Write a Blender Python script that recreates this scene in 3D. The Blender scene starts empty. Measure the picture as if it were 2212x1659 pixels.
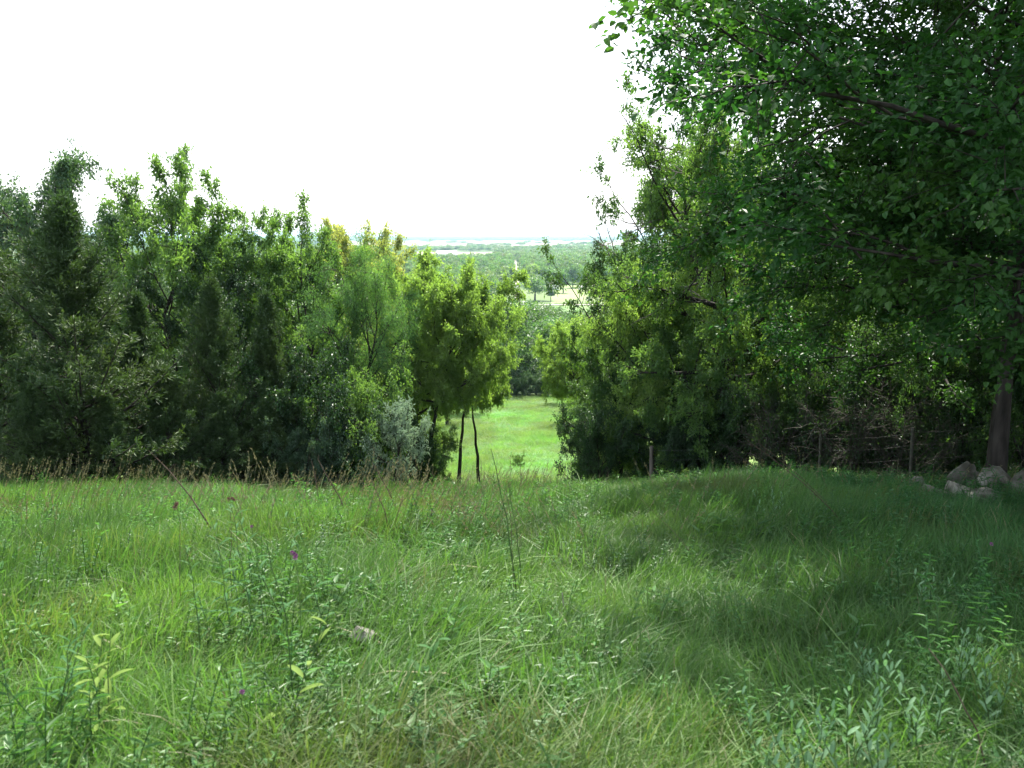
import bpy, math, random
import numpy as np
from mathutils import Vector, Matrix

# ---------------------------------------------------------------- camera, sky, sun, exposure
S = bpy.context.scene
COL = S.collection
EYE = 1.65
F_PX = 797.0
PITCH = math.atan(150.0 / F_PX)
cam_d = bpy.data.cameras.new('camera')
cam = bpy.data.objects.new('camera', cam_d); COL.objects.link(cam); S.camera = cam
cam.location = (0, 0, EYE)
cam.rotation_euler = (math.radians(90) - PITCH, 0, 0)
cam_d.sensor_width = 36.0
cam_d.lens = 36.0 * F_PX / 1024.0
cam_d.clip_start = 0.05; cam_d.clip_end = 40000
cam_d.dof.use_dof = True
cam_d.dof.focus_distance = 24.0
cam_d.dof.aperture_fstop = (cam_d.lens / 1000) / 0.0065

SUN_EL, SUN_AZ = math.radians(54), math.radians(11)      # azimuth from straight ahead (+Y) towards +X
world = bpy.data.worlds.new('World'); S.world = world; world.use_nodes = True
nt = world.node_tree; nt.nodes.clear()
sky = nt.nodes.new('ShaderNodeTexSky'); sky.sky_type = 'NISHITA'; sky.sun_disc = False
sky.sun_elevation = SUN_EL; sky.sun_rotation = SUN_AZ
sky.air_density = 1.0; sky.dust_density = 3.0; sky.ozone_density = 1.0
veil = nt.nodes.new('ShaderNodeMix'); veil.data_type = 'RGBA'; veil.inputs[0].default_value = 0.62
veil.inputs[7].default_value = (7.0, 7.4, 7.9, 1)        # thin bright summer cloud veil
bg = nt.nodes.new('ShaderNodeBackground'); bg.inputs[1].default_value = 0.1
out = nt.nodes.new('ShaderNodeOutputWorld')
nt.links.new(sky.outputs[0], veil.inputs[6]); nt.links.new(veil.outputs[2], bg.inputs[0]); nt.links.new(bg.outputs[0], out.inputs[0])

sun_d = bpy.data.lights.new('sun', 'SUN'); sun_d.energy = 4.6; sun_d.angle = math.radians(0.8); sun_d.color = (1.0, 0.95, 0.86)
sun = bpy.data.objects.new('sun', sun_d); COL.objects.link(sun)
sdir = Vector((math.sin(SUN_AZ) * math.cos(SUN_EL), math.cos(SUN_AZ) * math.cos(SUN_EL), math.sin(SUN_EL)))
sun.rotation_euler = (-sdir).to_track_quat('-Z', 'Y').to_euler()
S.view_settings.view_transform = 'Standard'; S.view_settings.look = 'None'
S.view_settings.exposure = 1.75; S.view_settings.gamma = 1.0
S.view_settings.use_curve_mapping = False
S.cycles.max_bounces = 8; S.cycles.diffuse_bounces = 4; S.cycles.glossy_bounces = 2
S.cycles.transmission_bounces = 5; S.cycles.volume_bounces = 1
S.cycles.sample_clamp_indirect = 6.0
S.cycles.caustics_reflective = False; S.cycles.caustics_refractive = False

rng = np.random.default_rng(11)
random.seed(5)

# ---------------------------------------------------------------- terrain height
_ys = np.array([-400, -60, -20, 0, 5, 10, 14, 20, 27, 35, 45, 55, 80, 120, 180, 260, 360, 460, 620, 30000.])
_zs = np.array([4.5, 2, 1.0, 0, -.80, -1.98, -3.34, -5.7, -7.75, -9.5, -11.15, -12.45, -15.75, -20.5, -27, -34, -39.5, -41.9, -42.35, -42.35])
_ms = np.gradient(_zs, _ys); _ms[-2:] = 0
def prof(y):
    y = np.asarray(y, float)
    i = np.clip(np.searchsorted(_ys, y) - 1, 0, len(_ys) - 2)
    h = _ys[i + 1] - _ys[i]; t = np.clip((y - _ys[i]) / h, 0, 1)
    return ((2*t**3 - 3*t**2 + 1) * _zs[i] + (t**3 - 2*t**2 + t) * h * _ms[i] + (-2*t**3 + 3*t**2) * _zs[i+1] + (t**3 - t**2) * h * _ms[i+1])
def G(x, y):
    x = np.asarray(x, float); y = np.asarray(y, float)
    z = prof(y)
    z = z + 0.40 * np.exp(-((x - 3.6) / 2.0) ** 2 - ((y - 13.0) / 3.0) ** 2)
    fade = np.clip(1 - (y - 10) / 120, 0, 1)
    z = z + 0.05 * np.clip(x - 6, 0, 30) * fade
    z = z + fade * (0.05 * np.sin(x * 1.1 + y * .6) + 0.04 * np.sin(x * .5 - y * .9 + 2))
    z = z + np.clip(1 - abs(y - 150) / 140, 0, 1) * 0.8 * np.sin(x * .05 + 1) * np.sin(y * .04)
    return z
def vnoise(x, y, s, seed=0):
    r = np.random.default_rng(seed); o = 0
    for k in range(6):
        a = r.uniform(0, 6.28); f = s * r.uniform(.6, 1.9); p = r.uniform(0, 6.28)
        o = o + np.sin((x * math.cos(a) + y * math.sin(a)) * f + p)
    return o / 6 ** .5 * .7
CP, SP = math.cos(PITCH), math.sin(PITCH)
def ray(px, py):      # pixel of the 1024x768 picture -> direction with y = 1
    u = (px - 512) / F_PX; v = -(py - 384) / F_PX
    dy = CP + v * SP; dz = -SP + v * CP
    return u / dy, dz / dy
K = 1024 / 2212.0
def on_plain(px, py, z=-42.35):
    a, b = ray(px, py); d = (z - EYE) / b
    return a * d, d

# ---------------------------------------------------------------- materials
def NT(name):
    m = bpy.data.materials.new(name); m.use_nodes = True
    t = m.node_tree; t.nodes.clear()
    return m, t, t.nodes.new('ShaderNodeOutputMaterial')
def mixc(t, fac, a, b):
    n = t.nodes.new('ShaderNodeMix'); n.data_type = 'RGBA'
    for s, v in ((0, fac), (6, a), (7, b)):
        if hasattr(v, 'links'): t.links.new(v, n.inputs[s])
        elif s == 0: n.inputs[0].default_value = v
        else: n.inputs[s].default_value = (*v, 1)
    return n.outputs[2]
def leaf_mat(name, c1, c2, c3=None, trans=0.42, tcol=(1.9, 1.75, .7), rough=.42, inst=False, nscale=.6, spec=.35):
    m, t, o = NT(name)
    a = t.nodes.new('ShaderNodeAttribute'); a.attribute_name = 'rnd'
    col = mixc(t, a.outputs['Fac'], c1, c2)
    if c3:
        tex = t.nodes.new('ShaderNodeTexNoise'); tex.inputs['Scale'].default_value = nscale
        tc = t.nodes.new('ShaderNodeNewGeometry'); t.links.new(tc.outputs['Position'], tex.inputs['Vector'])
        mr = t.nodes.new('ShaderNodeMapRange'); mr.inputs[1].default_value = .45; mr.inputs[2].default_value = .68
        t.links.new(tex.outputs[0], mr.inputs[0])
        col = mixc(t, mr.outputs[0], col, c3)
    if inst:
        b = t.nodes.new('ShaderNodeAttribute'); b.attribute_name = 'tint'; b.attribute_type = 'INSTANCER'
        mul = t.nodes.new('ShaderNodeMix'); mul.data_type = 'RGBA'; mul.blend_type = 'MULTIPLY'; mul.inputs[0].default_value = 1
        t.links.new(col, mul.inputs[6]); t.links.new(b.outputs['Color'], mul.inputs[7]); col = mul.outputs[2]
    p = t.nodes.new('ShaderNodeBsdfPrincipled'); p.inputs['Roughness'].default_value = rough
    p.inputs['Specular IOR Level'].default_value = spec
    t.links.new(col, p.inputs['Base Color'])
    tr = t.nodes.new('ShaderNodeBsdfTranslucent')
    mu = t.nodes.new('ShaderNodeMix'); mu.data_type = 'RGBA'; mu.blend_type = 'MULTIPLY'; mu.inputs[0].default_value = 1
    mu.clamp_result = False
    t.links.new(col, mu.inputs[6]); mu.inputs[7].default_value = (*tcol, 1); t.links.new(mu.outputs[2], tr.inputs[0])
    mx = t.nodes.new('ShaderNodeMixShader'); mx.inputs[0].default_value = trans
    t.links.new(p.outputs[0], mx.inputs[1]); t.links.new(tr.outputs[0], mx.inputs[2]); t.links.new(mx.outputs[0], o.inputs[0])
    return m
def plain_mat(name, c1, c2, scale=3.0, rough=.85, bump=.0, detail=6, stretch=None, spec=.2, coord='Object'):
    m, t, o = NT(name)
    tex = t.nodes.new('ShaderNodeTexNoise'); tex.inputs['Scale'].default_value = scale; tex.inputs['Detail'].default_value = detail
    tc = t.nodes.new('ShaderNodeTexCoord'); mp = t.nodes.new('ShaderNodeMapping')
    if stretch: mp.inputs['Scale'].default_value = stretch
    t.links.new(tc.outputs[coord], mp.inputs[0]); t.links.new(mp.outputs[0], tex.inputs['Vector'])
    mr = t.nodes.new('ShaderNodeMapRange'); mr.inputs[1].default_value = .35; mr.inputs[2].default_value = .65
    t.links.new(tex.outputs[0], mr.inputs[0])
    p = t.nodes.new('ShaderNodeBsdfPrincipled'); p.inputs['Roughness'].default_value = rough; p.inputs['Specular IOR Level'].default_value = spec
    t.links.new(mixc(t, mr.outputs[0], c1, c2), p.inputs['Base Color'])
    if bump:
        b = t.nodes.new('ShaderNodeBump'); b.inputs['Strength'].default_value = bump; b.inputs['Distance'].default_value = .02
        t.links.new(tex.outputs[0], b.inputs['Height']); t.links.new(b.outputs[0], p.inputs['Normal'])
    t.links.new(p.outputs[0], o.inputs[0])
    return m

M = {}
M['bark'] = plain_mat('bark', (.016, .014, .012), (.055, .048, .042), 9, stretch=(1, 1, .18), bump=.8)
M['bark_grey'] = plain_mat('bark_grey', (.09, .08, .07), (.22, .2, .18), 9, stretch=(1, 1, .2), bump=.8)
M['bark_mid'] = plain_mat('bark_mid', (.04, .038, .03), (.085, .08, .065), 9)
M['dead_wood'] = plain_mat('dead_wood', (.2, .17, .15), (.36, .33, .3), 8, bump=.5)
M['oak'] = leaf_mat('leaf_oak', (.035, .09, .026), (.065, .14, .038), (.05, .115, .045))
M['maple'] = leaf_mat('leaf_maple', (.018, .068, .022), (.042, .118, .032), (.06, .13, .03), trans=.36, tcol=(1.4, 1.75, .6), rough=.45, spec=.22)
M['yellowgreen'] = leaf_mat('leaf_yellowgreen', (.125, .21, .062), (.2, .29, .09), (.14, .22, .06), nscale=.9, trans=.5, tcol=(1.6, 1.75, .7))
M['pale'] = leaf_mat('leaf_pale', (.17, .23, .09), (.26, .3, .12), (.14, .21, .09), trans=.5)
M['fresh'] = leaf_mat('leaf_fresh', (.06, .145, .04), (.115, .215, .065), (.08, .165, .06), trans=.48)
M['locust'] = leaf_mat('leaf_locust', (.055, .15, .05), (.09, .2, .065), (.065, .165, .075))
M['cedar'] = leaf_mat('needle_cedar', (.028, .06, .022), (.052, .098, .03), (.05, .082, .022), trans=.25, rough=.6, tcol=(1.4, 1.5, .7))
M['bluegreen'] = leaf_mat('leaf_bluegreen', (.045, .095, .06), (.075, .135, .085), (.04, .1, .04), trans=.35)
M['silver'] = leaf_mat('leaf_silver', (.17, .26, .17), (.3, .38, .28), trans=.25, rough=.5, tcol=(1.2, 1.3, 1))
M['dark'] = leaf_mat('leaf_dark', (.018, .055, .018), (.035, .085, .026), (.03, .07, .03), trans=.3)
M['hill'] = leaf_mat('leaf_hillside', (.03, .085, .035), (.055, .125, .045), (.045, .10, .035), nscale=.08)
M['far'] = leaf_mat('leaf_far', (.045, .10, .04), (.11, .2, .07), (.07, .14, .05), nscale=.012, trans=.5, inst=True)
M['grass'] = leaf_mat('grass_blade', (.050, .122, .032), (.104, .178, .058), None, trans=.45, tcol=(1.25, 1.5, .6), rough=.5, inst=True, spec=.2)
M['straw'] = leaf_mat('dry_grass', (.13, .14, .07), (.23, .22, .125), trans=.35, tcol=(1.2, 1.1, .9), rough=.6)
M['forb'] = leaf_mat('forb_leaf', (.045, .13, .035), (.085, .185, .055), None, trans=.4, tcol=(1.4, 1.6, .7), rough=.45, inst=True)
M['weed'] = leaf_mat('weed_leaf', (.045, .125, .04), (.08, .17, .055), None, trans=.4, tcol=(1.4, 1.6, .7), rough=.6, spec=.12)
M['sage'] = leaf_mat('sage_leaf', (.09, .19, .09), (.15, .27, .14), None, trans=.3, tcol=(1.2, 1.4, .9), rough=.6)
M['yellow_leaf'] = leaf_mat('yellowed_leaf', (.10, .19, .035), (.17, .24, .055), None, trans=.35, tcol=(1.2, 1.1, .7), rough=.7, spec=.1)
M['stalk'] = plain_mat('dry_stalk', (.05, .035, .025), (.11, .08, .06), 20)
M['green_stalk'] = plain_mat('green_stalk', (.03, .07, .02), (.06, .11, .03), 20)
M['purple'] = plain_mat('thistle_purple', (.17, .05, .16), (.3, .11, .27), 60)
M['brown_head'] = plain_mat('seed_head', (.12, .06, .05), (.25, .15, .12), 60)
M['rock'] = plain_mat('limestone', (.06, .06, .045), (.25, .25, .215), 4, bump=1.0, detail=10)
M['metal'] = plain_mat('post_steel', (.05, .06, .05), (.11, .1, .08), 12, rough=.6)
M['wire'] = plain_mat('wire_steel', (.05, .05, .05), (.09, .085, .08), 12, rough=.5)
M['old_wood'] = plain_mat('old_post_wood', (.07, .062, .052), (.18, .16, .14), 14, stretch=(1, 1, .15), bump=.8)
M['field_straw'] = plain_mat('field_straw', (.2, .2, .13), (.3, .28, .19), .01)
M['field_green'] = plain_mat('field_green', (.12, .18, .06), (.2, .25, .09), .03)
M['field_fresh'] = plain_mat('field_fresh', (.08, .16, .04), (.12, .2, .055), .05)
M['gravel'] = plain_mat('gravel_road', (.26, .24, .2), (.4, .37, .32), .4)
M['white_paint'] = plain_mat('white_siding', (.72, .72, .7), (.82, .82, .8), 1.5)
M['roof_grey'] = plain_mat('roof_shingle', (.12, .12, .12), (.24, .23, .22), 2)
M['roof_metal'] = plain_mat('metal_roof', (.55, .56, .57), (.7, .7, .7), .2, rough=.45)
M['glass'] = plain_mat('dark_glass', (.03, .035, .04), (.06, .07, .08), 1, rough=.15, spec=.6)

def ground_mat():
    m, t, o = NT('meadow_soil')
    g = t.nodes.new('ShaderNodeNewGeometry')
    def noise(s, d=5):
        n = t.nodes.new('ShaderNodeTexNoise'); n.inputs['Scale'].default_value = s; n.inputs['Detail'].default_value = d
        t.links.new(g.outputs['Position'], n.inputs['Vector'])
        r = t.nodes.new('ShaderNodeMapRange'); r.inputs[1].default_value = .38; r.inputs[2].default_value = .62; t.links.new(n.outputs[0], r.inputs[0])
        return r.outputs[0]
    near = mixc(t, noise(3.5), (.045, .055, .02), (.09, .105, .035))
    turf = mixc(t, noise(.5), (.12, .19, .055), (.2, .27, .10))
    far = mixc(t, noise(.006, 8), (.06, .11, .04), (.13, .17, .07))
    sep = t.nodes.new('ShaderNodeSeparateXYZ'); t.links.new(g.outputs['Position'], sep.inputs[0])
    def ramp(a, b):
        r = t.nodes.new('ShaderNodeMapRange'); r.inputs[1].default_value = a; r.inputs[2].default_value = b; t.links.new(sep.outputs[1], r.inputs[0]); return r.outputs[0]
    c = mixc(t, ramp(16, 36), near, turf); c = mixc(t, ramp(90, 104), c, (.025, .045, .015)); c = mixc(t, ramp(350, 520), c, far)  # dark forest floor past the clearing, tree shade put into its colour
    p = t.nodes.new('ShaderNodeBsdfPrincipled'); p.inputs['Roughness'].default_value = .95; p.inputs['Specular IOR Level'].default_value = .1
    t.links.new(c, p.inputs['Base Color']); t.links.new(p.outputs[0], o.inputs[0])
    return m
M['ground'] = ground_mat()

# ---------------------------------------------------------------- mesh helpers
def mesh(name, V, F, mats, rnd=None, mat_idx=None, smooth=False):
    """V (n,3); F list of arrays (m,k) of vertex ids; rnd per vertex."""
    me = bpy.data.meshes.new(name)
    V = np.ascontiguousarray(V, np.float32)
    F = [np.asarray(f, np.int32) for f in F if len(f)]
    me.vertices.add(len(V)); me.vertices.foreach_set('co', V.ravel())
    loops = np.concatenate([f.ravel() for f in F]); tot = np.concatenate([np.full(len(f), f.shape[1]) for f in F]).astype(np.int32)
    st = np.concatenate([[0], np.cumsum(tot)[:-1]]).astype(np.int32)
    me.loops.add(len(loops)); me.loops.foreach_set('vertex_index', loops)
    me.polygons.add(len(tot)); me.polygons.foreach_set('loop_start', st); me.polygons.foreach_set('loop_total', tot)
    if mat_idx is not None: me.polygons.foreach_set('material_index', np.asarray(mat_idx, np.int32))
    me.polygons.foreach_set('use_smooth', np.full(len(tot), smooth))
    if rnd is not None:
        a = me.attributes.new('rnd', 'FLOAT', 'POINT'); a.data.foreach_set('value', np.asarray(rnd, np.float32))
    for m in (mats if isinstance(mats, (list, tuple)) else [mats]): me.materials.append(m)
    me.update(); me.validate(verbose=False)
    return me
class Soup:
    def __init__(s): s.V = []; s.F = {}; s.R = []; s.n = 0
    def add(s, V, F, rnd=None, mi=0):
        V = np.asarray(V, float).reshape(-1, 3); F = np.asarray(F, int)
        s.V.append(V); s.F.setdefault((F.shape[1], mi), []).append(F + s.n)
        s.R.append(np.zeros(len(V)) if rnd is None else np.asarray(rnd, float)); s.n += len(V)
    def mesh(s, name, mats, smooth=False):
        ks = sorted(s.F); Fs = [np.concatenate(s.F[k]) for k in ks]
        mi = np.concatenate([np.full(len(f), k[1]) for f, k in zip(Fs, ks)])
        return mesh(name, np.concatenate(s.V), Fs, mats, np.concatenate(s.R), mi, smooth)
def unit(v): return v / np.maximum(np.linalg.norm(v, axis=-1, keepdims=True), 1e-9)
def tubes(soup, P, R, sides=5, mi=0):
    """P (n,k,3) polylines, R (n,k) radii"""
    P = np.asarray(P, float); R = np.asarray(R, float); n, k, _ = P.shape
    T = unit(np.gradient(P, axis=1))
    d = unit(P[:, -1] - P[:, 0]); ref = np.where(np.abs(d[:, 2:3]) > .8, np.array([[1., 0, 0]]), np.array([[0, 0, 1.]]))
    U = unit(np.cross(ref[:, None, :], T)); W = np.cross(T, U)
    a = np.arange(sides) / sides * 2 * np.pi
    ring = P[:, :, None, :] + R[:, :, None, None] * (np.cos(a)[None, None, :, None] * U[:, :, None, :] + np.sin(a)[None, None, :, None] * W[:, :, None, :])
    b = (np.arange(n) * k * sides)[:, None, None]
    i = (np.arange(k - 1) * sides)[None, :, None]; j = np.arange(sides)[None, None, :]; j2 = (j + 1) % sides
    f = np.stack(np.broadcast_arrays(b + i + j, b + i + j2, b + i + sides + j2, b + i + sides + j), -1).reshape(-1, 4)
    soup.add(ring.reshape(-1, 3), f, mi=mi)
def leaves(soup, C, D, N, L, W, r, kind='rhomb', mi=0, cup=.12):
    """leaf blades: base point C, long axis D, normal N, length L, width W"""
    C = np.asarray(C, float); n = len(C); D = unit(D); S_ = unit(np.cross(D, N)); N = np.cross(S_, D)
    L = np.broadcast_to(L, (n,))[:, None]; W = np.broadcast_to(W, (n,))[:, None]
    if kind == 'rhomb':
        V = np.stack([C, C + D*L*.45 + S_*W*.5 + N*L*cup, C + D*L - N*L*cup*.6, C + D*L*.45 - S_*W*.5 + N*L*cup], 1)
        b = (np.arange(n) * 4)[:, None]
        F = np.concatenate([b + [[0, 1, 2]], b + [[0, 2, 3]]]); rep = 4
    else:
        V = np.stack([C, C + D*L*.22 + S_*W*.45 + N*L*cup, C + D*L*.62 + S_*W*.36 + N*L*cup*.6, C + D*L - N*L*cup,
                      C + D*L*.62 - S_*W*.36 + N*L*cup*.6, C + D*L*.22 - S_*W*.45 + N*L*cup], 1)
        b = (np.arange(n) * 6)[:, None]
        F = np.concatenate([b + [[0, 1, 2, 3]], b + [[0, 3, 4, 5]]]); rep = 6
    soup.add(V.reshape(-1, 3), F, np.repeat(r, rep), mi)
def rv(n, s=1.0, r=None): return (r or rng).normal(0, s, (n, 3))

def obj(name, data, parent=None, **kw):
    o = bpy.data.objects.new(name, data); COL.objects.link(o); o.parent = parent
    for k, v in kw.items(): o[k] = v
    return o
def root(name, loc, label, cat, group=None, rz=0, sc=(1, 1, 1), rx=0, ry=0):
    o = bpy.data.objects.new(name, None); COL.objects.link(o); o.empty_display_size = .3
    o.location = loc; o.rotation_euler = (rx, ry, rz); o.scale = sc
    o['label'] = label; o['category'] = cat
    if group: o['group'] = group
    return o

# ---------------------------------------------------------------- trees
class Proto: pass
def finish(p, trunk, crown, limbs, mt, mc, name):
    p.trunk = trunk.mesh(name + '_trunk', mt, True)
    p.crown = crown.mesh(name + '_crown', mc)
    p.limbs = [l.mesh(name + '_limb', mt, True) for l in limbs]
    v = np.concatenate(crown.V)
    p.H = float(np.percentile(v[:, 2], 98.8)); p.W = float(np.percentile(np.hypot(v[:, 0], v[:, 1]), 97)) * 2
    p.mats = (mt, mc)
    return p
def broadleaf(name, seed, H=9, R=3.2, t0=.25, nl=16, ns=10, ntw=8, nleaf=24, lsz=.09, lw=.55, e0=5, e1=75, droop=.35, shape='round',
              bend=.12, wob=.08, tr=.14, kind='rhomb', mt=None, mc=None, sep=0, bias=None, bare=0, trunk_h=.88, lean=(0, 0), twl=.45, spread=.075):
    r = np.random.default_rng(seed)
    k = 12; s = np.linspace(0, 1, k)
    wx = np.cumsum(r.normal(0, .022 * H, k)) * s; wy = np.cumsum(r.normal(0, .022 * H, k)) * s
    T = np.stack([wx + lean[0]*s**1.5, wy + lean[1]*s**1.5, s * H * trunk_h], 1)
    TR = tr * (1 - .86 * s) * (1 + .5 * np.exp(-s * 18))
    trunk = Soup(); T[0, 2] -= .5
    tubes(trunk, T[None], TR[None], 10)
    limbsoups = []; P5 = []; TW = []; R5 = []
    LP = []
    for i in range(nl):
        f = (i + .5) / nl; t = t0 + (1 - t0) * f ** .9 * .98
        az = i * 2.39996 + r.uniform(-.4, .4)
        if bias is not None and r.random() < bias[1]: az = bias[0] + r.normal(0, .6)
        if shape == 'round': env = math.sin(math.pi * min(1, .2 + .66 * f)) ** .55
        elif shape == 'vase': env = .55 + .45 * math.sin(math.pi * (.15 + .7 * f))
        elif shape == 'drape': env = 1 - .65 * f ** 1.6
        else: env = 1 - .8 * f
        Ln = R * env * r.uniform(.78, 1.12)
        e = math.radians(e0 + (e1 - e0) * f ** 1.3 + r.uniform(-9, 9))
        st = np.array([np.interp(t, s, T[:, j]) for j in range(3)])
        kk = 9; q = np.linspace(0, 1, kk)
        d = np.array([math.cos(az) * math.cos(e), math.sin(az) * math.cos(e), math.sin(e)])
        Ln2 = Ln / max(.35, math.cos(e)) if f < .7 else Ln * 1.1
        pts = st + d * (q * Ln2)[:, None]
        pts[:, 2] += bend * Ln2 * q ** 2 * (1 if shape != 'drape' else -2.2)
        pts += np.cumsum(r.normal(0, wob * Ln2 / kk ** .5 * .6, (kk, 3)), 0) * q[:, None]
        r0 = np.interp(t, s, TR) * r.uniform(.45, .7)
        rad = r0 * (1 - .85 * q) + .006
        LP.append((pts, rad, Ln2))
        sp = trunk
        if len(limbsoups) < sep: sp = Soup(); limbsoups.append(sp)
        tubes(sp, pts[None], rad[None], 6)
    for li, (pts, rad, Ln) in enumerate(LP):
        isbare = li < bare
        m = max(4, int(ns * (.6 + .5 * Ln / R)))
        for j in range(m):
            u = .22 + .78 * (j + r.random()) / m
            c = np.array([np.interp(u, np.linspace(0, 1, 9), pts[:, a]) for a in range(3)])
            tan = unit(pts[min(8, int(u*8)+1)] - pts[max(0, int(u*8)-1)])
            dd = unit(tan * .75 + r.normal(0, .55, 3) + np.array([0, 0, .12 - .35 * droop]))
            l2 = Ln * .36 * (1.15 - .55 * u) * r.uniform(.6, 1.25)
            q = np.linspace(0, 1, 5)
            pp = c + dd * (q * l2)[:, None] + np.cumsum(r.normal(0, .04 * l2, (5, 3)), 0)
            pp[:, 2] -= droop * .35 * l2 * q ** 2
            P5.append(pp); R5.append(np.interp(u, np.linspace(0, 1, 9), rad) * .55 * (1 - .8 * q) + .004)
            nt_ = ntw if not isbare else 3
            for _ in range(nt_): TW.append((len(P5) - 1, isbare))
    # tips of trunk as extra
    P5 = np.array(P5); R5 = np.array(R5)
    tubes(trunk, P5, R5, 4)
    idx = np.array([a for a, b in TW]); isb = np.array([b for a, b in TW]); n = len(idx)
    u = r.uniform(.15, 1, n); pos = P5[idx, np.minimum((u * 4).astype(int), 3)] * (1 - (u * 4) % 1)[:, None] + P5[idx, np.minimum((u * 4).astype(int) + 1, 4)] * ((u * 4) % 1)[:, None]
    tan = unit(P5[idx, 4] - P5[idx, 0])
    td = unit(tan * .6 + r.normal(0, .6, (n, 3)) + np.array([0, 0, -.3 * droop]))
    tl = twl * r.uniform(.6, 1.3, n)
    q = np.linspace(0, 1, 3)
    tp = pos[:, None] + td[:, None] * (q[None, :, None] * tl[:, None, None]); tp[:, :, 2] -= droop * .4 * tl[:, None] * q ** 2
    tubes(trunk, tp, np.broadcast_to(np.array([.007, .005, .002]), (n, 3)), 3)
    crown = Soup()
    live = np.nonzero(~isb)[0]; m = len(live) * nleaf; ti = np.repeat(live, nleaf)
    v = r.uniform(.1, 1.05, m)[:, None]
    C = tp[ti, 0] * (1 - v) + tp[ti, 2] * v + r.normal(0, spread * twl / .45, (m, 3))
    D = td[ti] * .5 + r.normal(0, .6, (m, 3)) + np.array([0, 0, -.5 * droop - .15])
    N = r.normal(0, .45, (m, 3)) + np.array([0, 0, 1.])
    sz = lsz * r.uniform(.65, 1.3, m)
    base = np.repeat(r.random(len(TW)), nleaf)[:m] if len(TW) * nleaf >= m else 0
    leaves(crown, C, D, N, sz, sz * lw, np.clip(r.random(m) * .6 + base * .4, 0, 1), kind)
    p = Proto()
    return finish(p, trunk, crown, limbsoups, mt or M['bark'], mc or M['oak'], name)

def cedar(name, seed, H=7, R=2.0, nb=150, mc=None, taper=1.0):
    r = np.random.default_rng(seed)
    trunk = Soup(); s = np.linspace(0, 1, 8)
    T = np.stack([np.cumsum(r.normal(0, .02, 8)), np.cumsum(r.normal(0, .02, 8)), s * H * .97], 1); T[0, 2] -= .5
    tubes(trunk, T[None], (.13 * (1 - .93 * s))[None], 8)
    f = np.sort(r.random(nb) ** 1.15); az = np.arange(nb) * 2.4 + r.uniform(-.3, .3, nb)
    env = np.where(f < .18, .75 + f * 1.4, 1.0 - (np.clip(f - .18, 0, 1) / .82) ** (1.15 * taper)) + .04
    lobes = 1 + .25 * np.sin(az * 2 + f * 9 + seed)
    Ln = R * env * r.uniform(.65, 1.15, nb) * lobes
    e = np.radians(8 + 55 * f + r.normal(0, 8, nb))
    d = np.stack([np.cos(az) * np.cos(e), np.sin(az) * np.cos(e), np.sin(e)], 1)
    q = np.linspace(0, 1, 5)
    st = np.stack([np.interp(f*.93+.04, s, T[:, j]) for j in range(3)], 1)
    P = st[:, None] + d[:, None] * (q[None, :, None] * Ln[:, None, None]); P[:, :, 2] += .18 * Ln[:, None] * q ** 2
    tubes(trunk, P, .028 * (1 - .85 * q)[None] * (Ln / R)[:, None] + .003, 4)
    crown = Soup()
    nsub = 13
    bi = np.repeat(np.arange(nb), nsub); n = len(bi); u = r.uniform(.18, 1.0, n)
    pos = st[bi] + d[bi] * (u * Ln[bi])[:, None]; pos[:, 2] += .18 * Ln[bi] * u ** 2
    sd = unit(d[bi] * .7 + r.normal(0, .5, (n, 3)) + np.array([0, 0, .45]))
    sl = r.uniform(.22, .5, n) * (1.1 - .4 * u)
    nsp = 22
    si = np.repeat(np.arange(n), nsp); m = len(si); v = r.random(m)
    C = pos[si] + sd[si] * (sl[si] * v)[:, None] + r.normal(0, .035, (m, 3))
    D = sd[si] * .9 + r.normal(0, .55, (m, 3))
    N = rv(m, 1, r)
    L = r.uniform(.07, .15, m)
    leaves(crown, C, D, N, L, L * .3, np.clip(np.repeat(r.random(n), nsp) * .6 + r.random(m) * .4, 0, 1), cup=.05)
    return finish(Proto(), trunk, crown, [], M['bark'], mc or M['cedar'], name)

def farcrown(name, seed, H=14, R=6, nc=9, per=75, lsz=1.0, mt=None, mc=None):
    r = np.random.default_rng(seed); crown = Soup(); trunk = Soup()
    T = np.array([[0, 0, -1.], [.1, 0, H * .3], [0, .2, H * .75]]); tubes(trunk, T[None], np.array([[.5, .35, .1]]), 6)
    cs = []
    for i in range(nc):
        a = r.uniform(0, 6.28); f = r.random(); rad = R * .62 * math.sqrt(r.random()) * (1 - .4 * f)
        cs.append([math.cos(a) * rad, math.sin(a) * rad, H * (.38 + .5 * f), R * r.uniform(.3, .5)])
    for c in cs:
        dirs = unit(rv(per, 1, r)); dirs[:, 2] = np.abs(dirs[:, 2]) * .9 - .25; dirs = unit(dirs)
        C = np.array(c[:3]) + dirs * c[3] * r.uniform(.75, 1.08, per)[:, None]
        D = rv(per, .6, r) + np.array([0, 0, -.3]); N = dirs * .8 + rv(per, .5, r)
        sz = lsz * r.uniform(.6, 1.3, per)
        leaves(crown, C, D, N, sz, sz * .75, np.clip(r.random(per) * .5 + r.random() * .5, 0, 1), cup=.1)
    return finish(Proto(), trunk, crown, [], mt or M['bark'], mc or M['far'], name)

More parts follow.
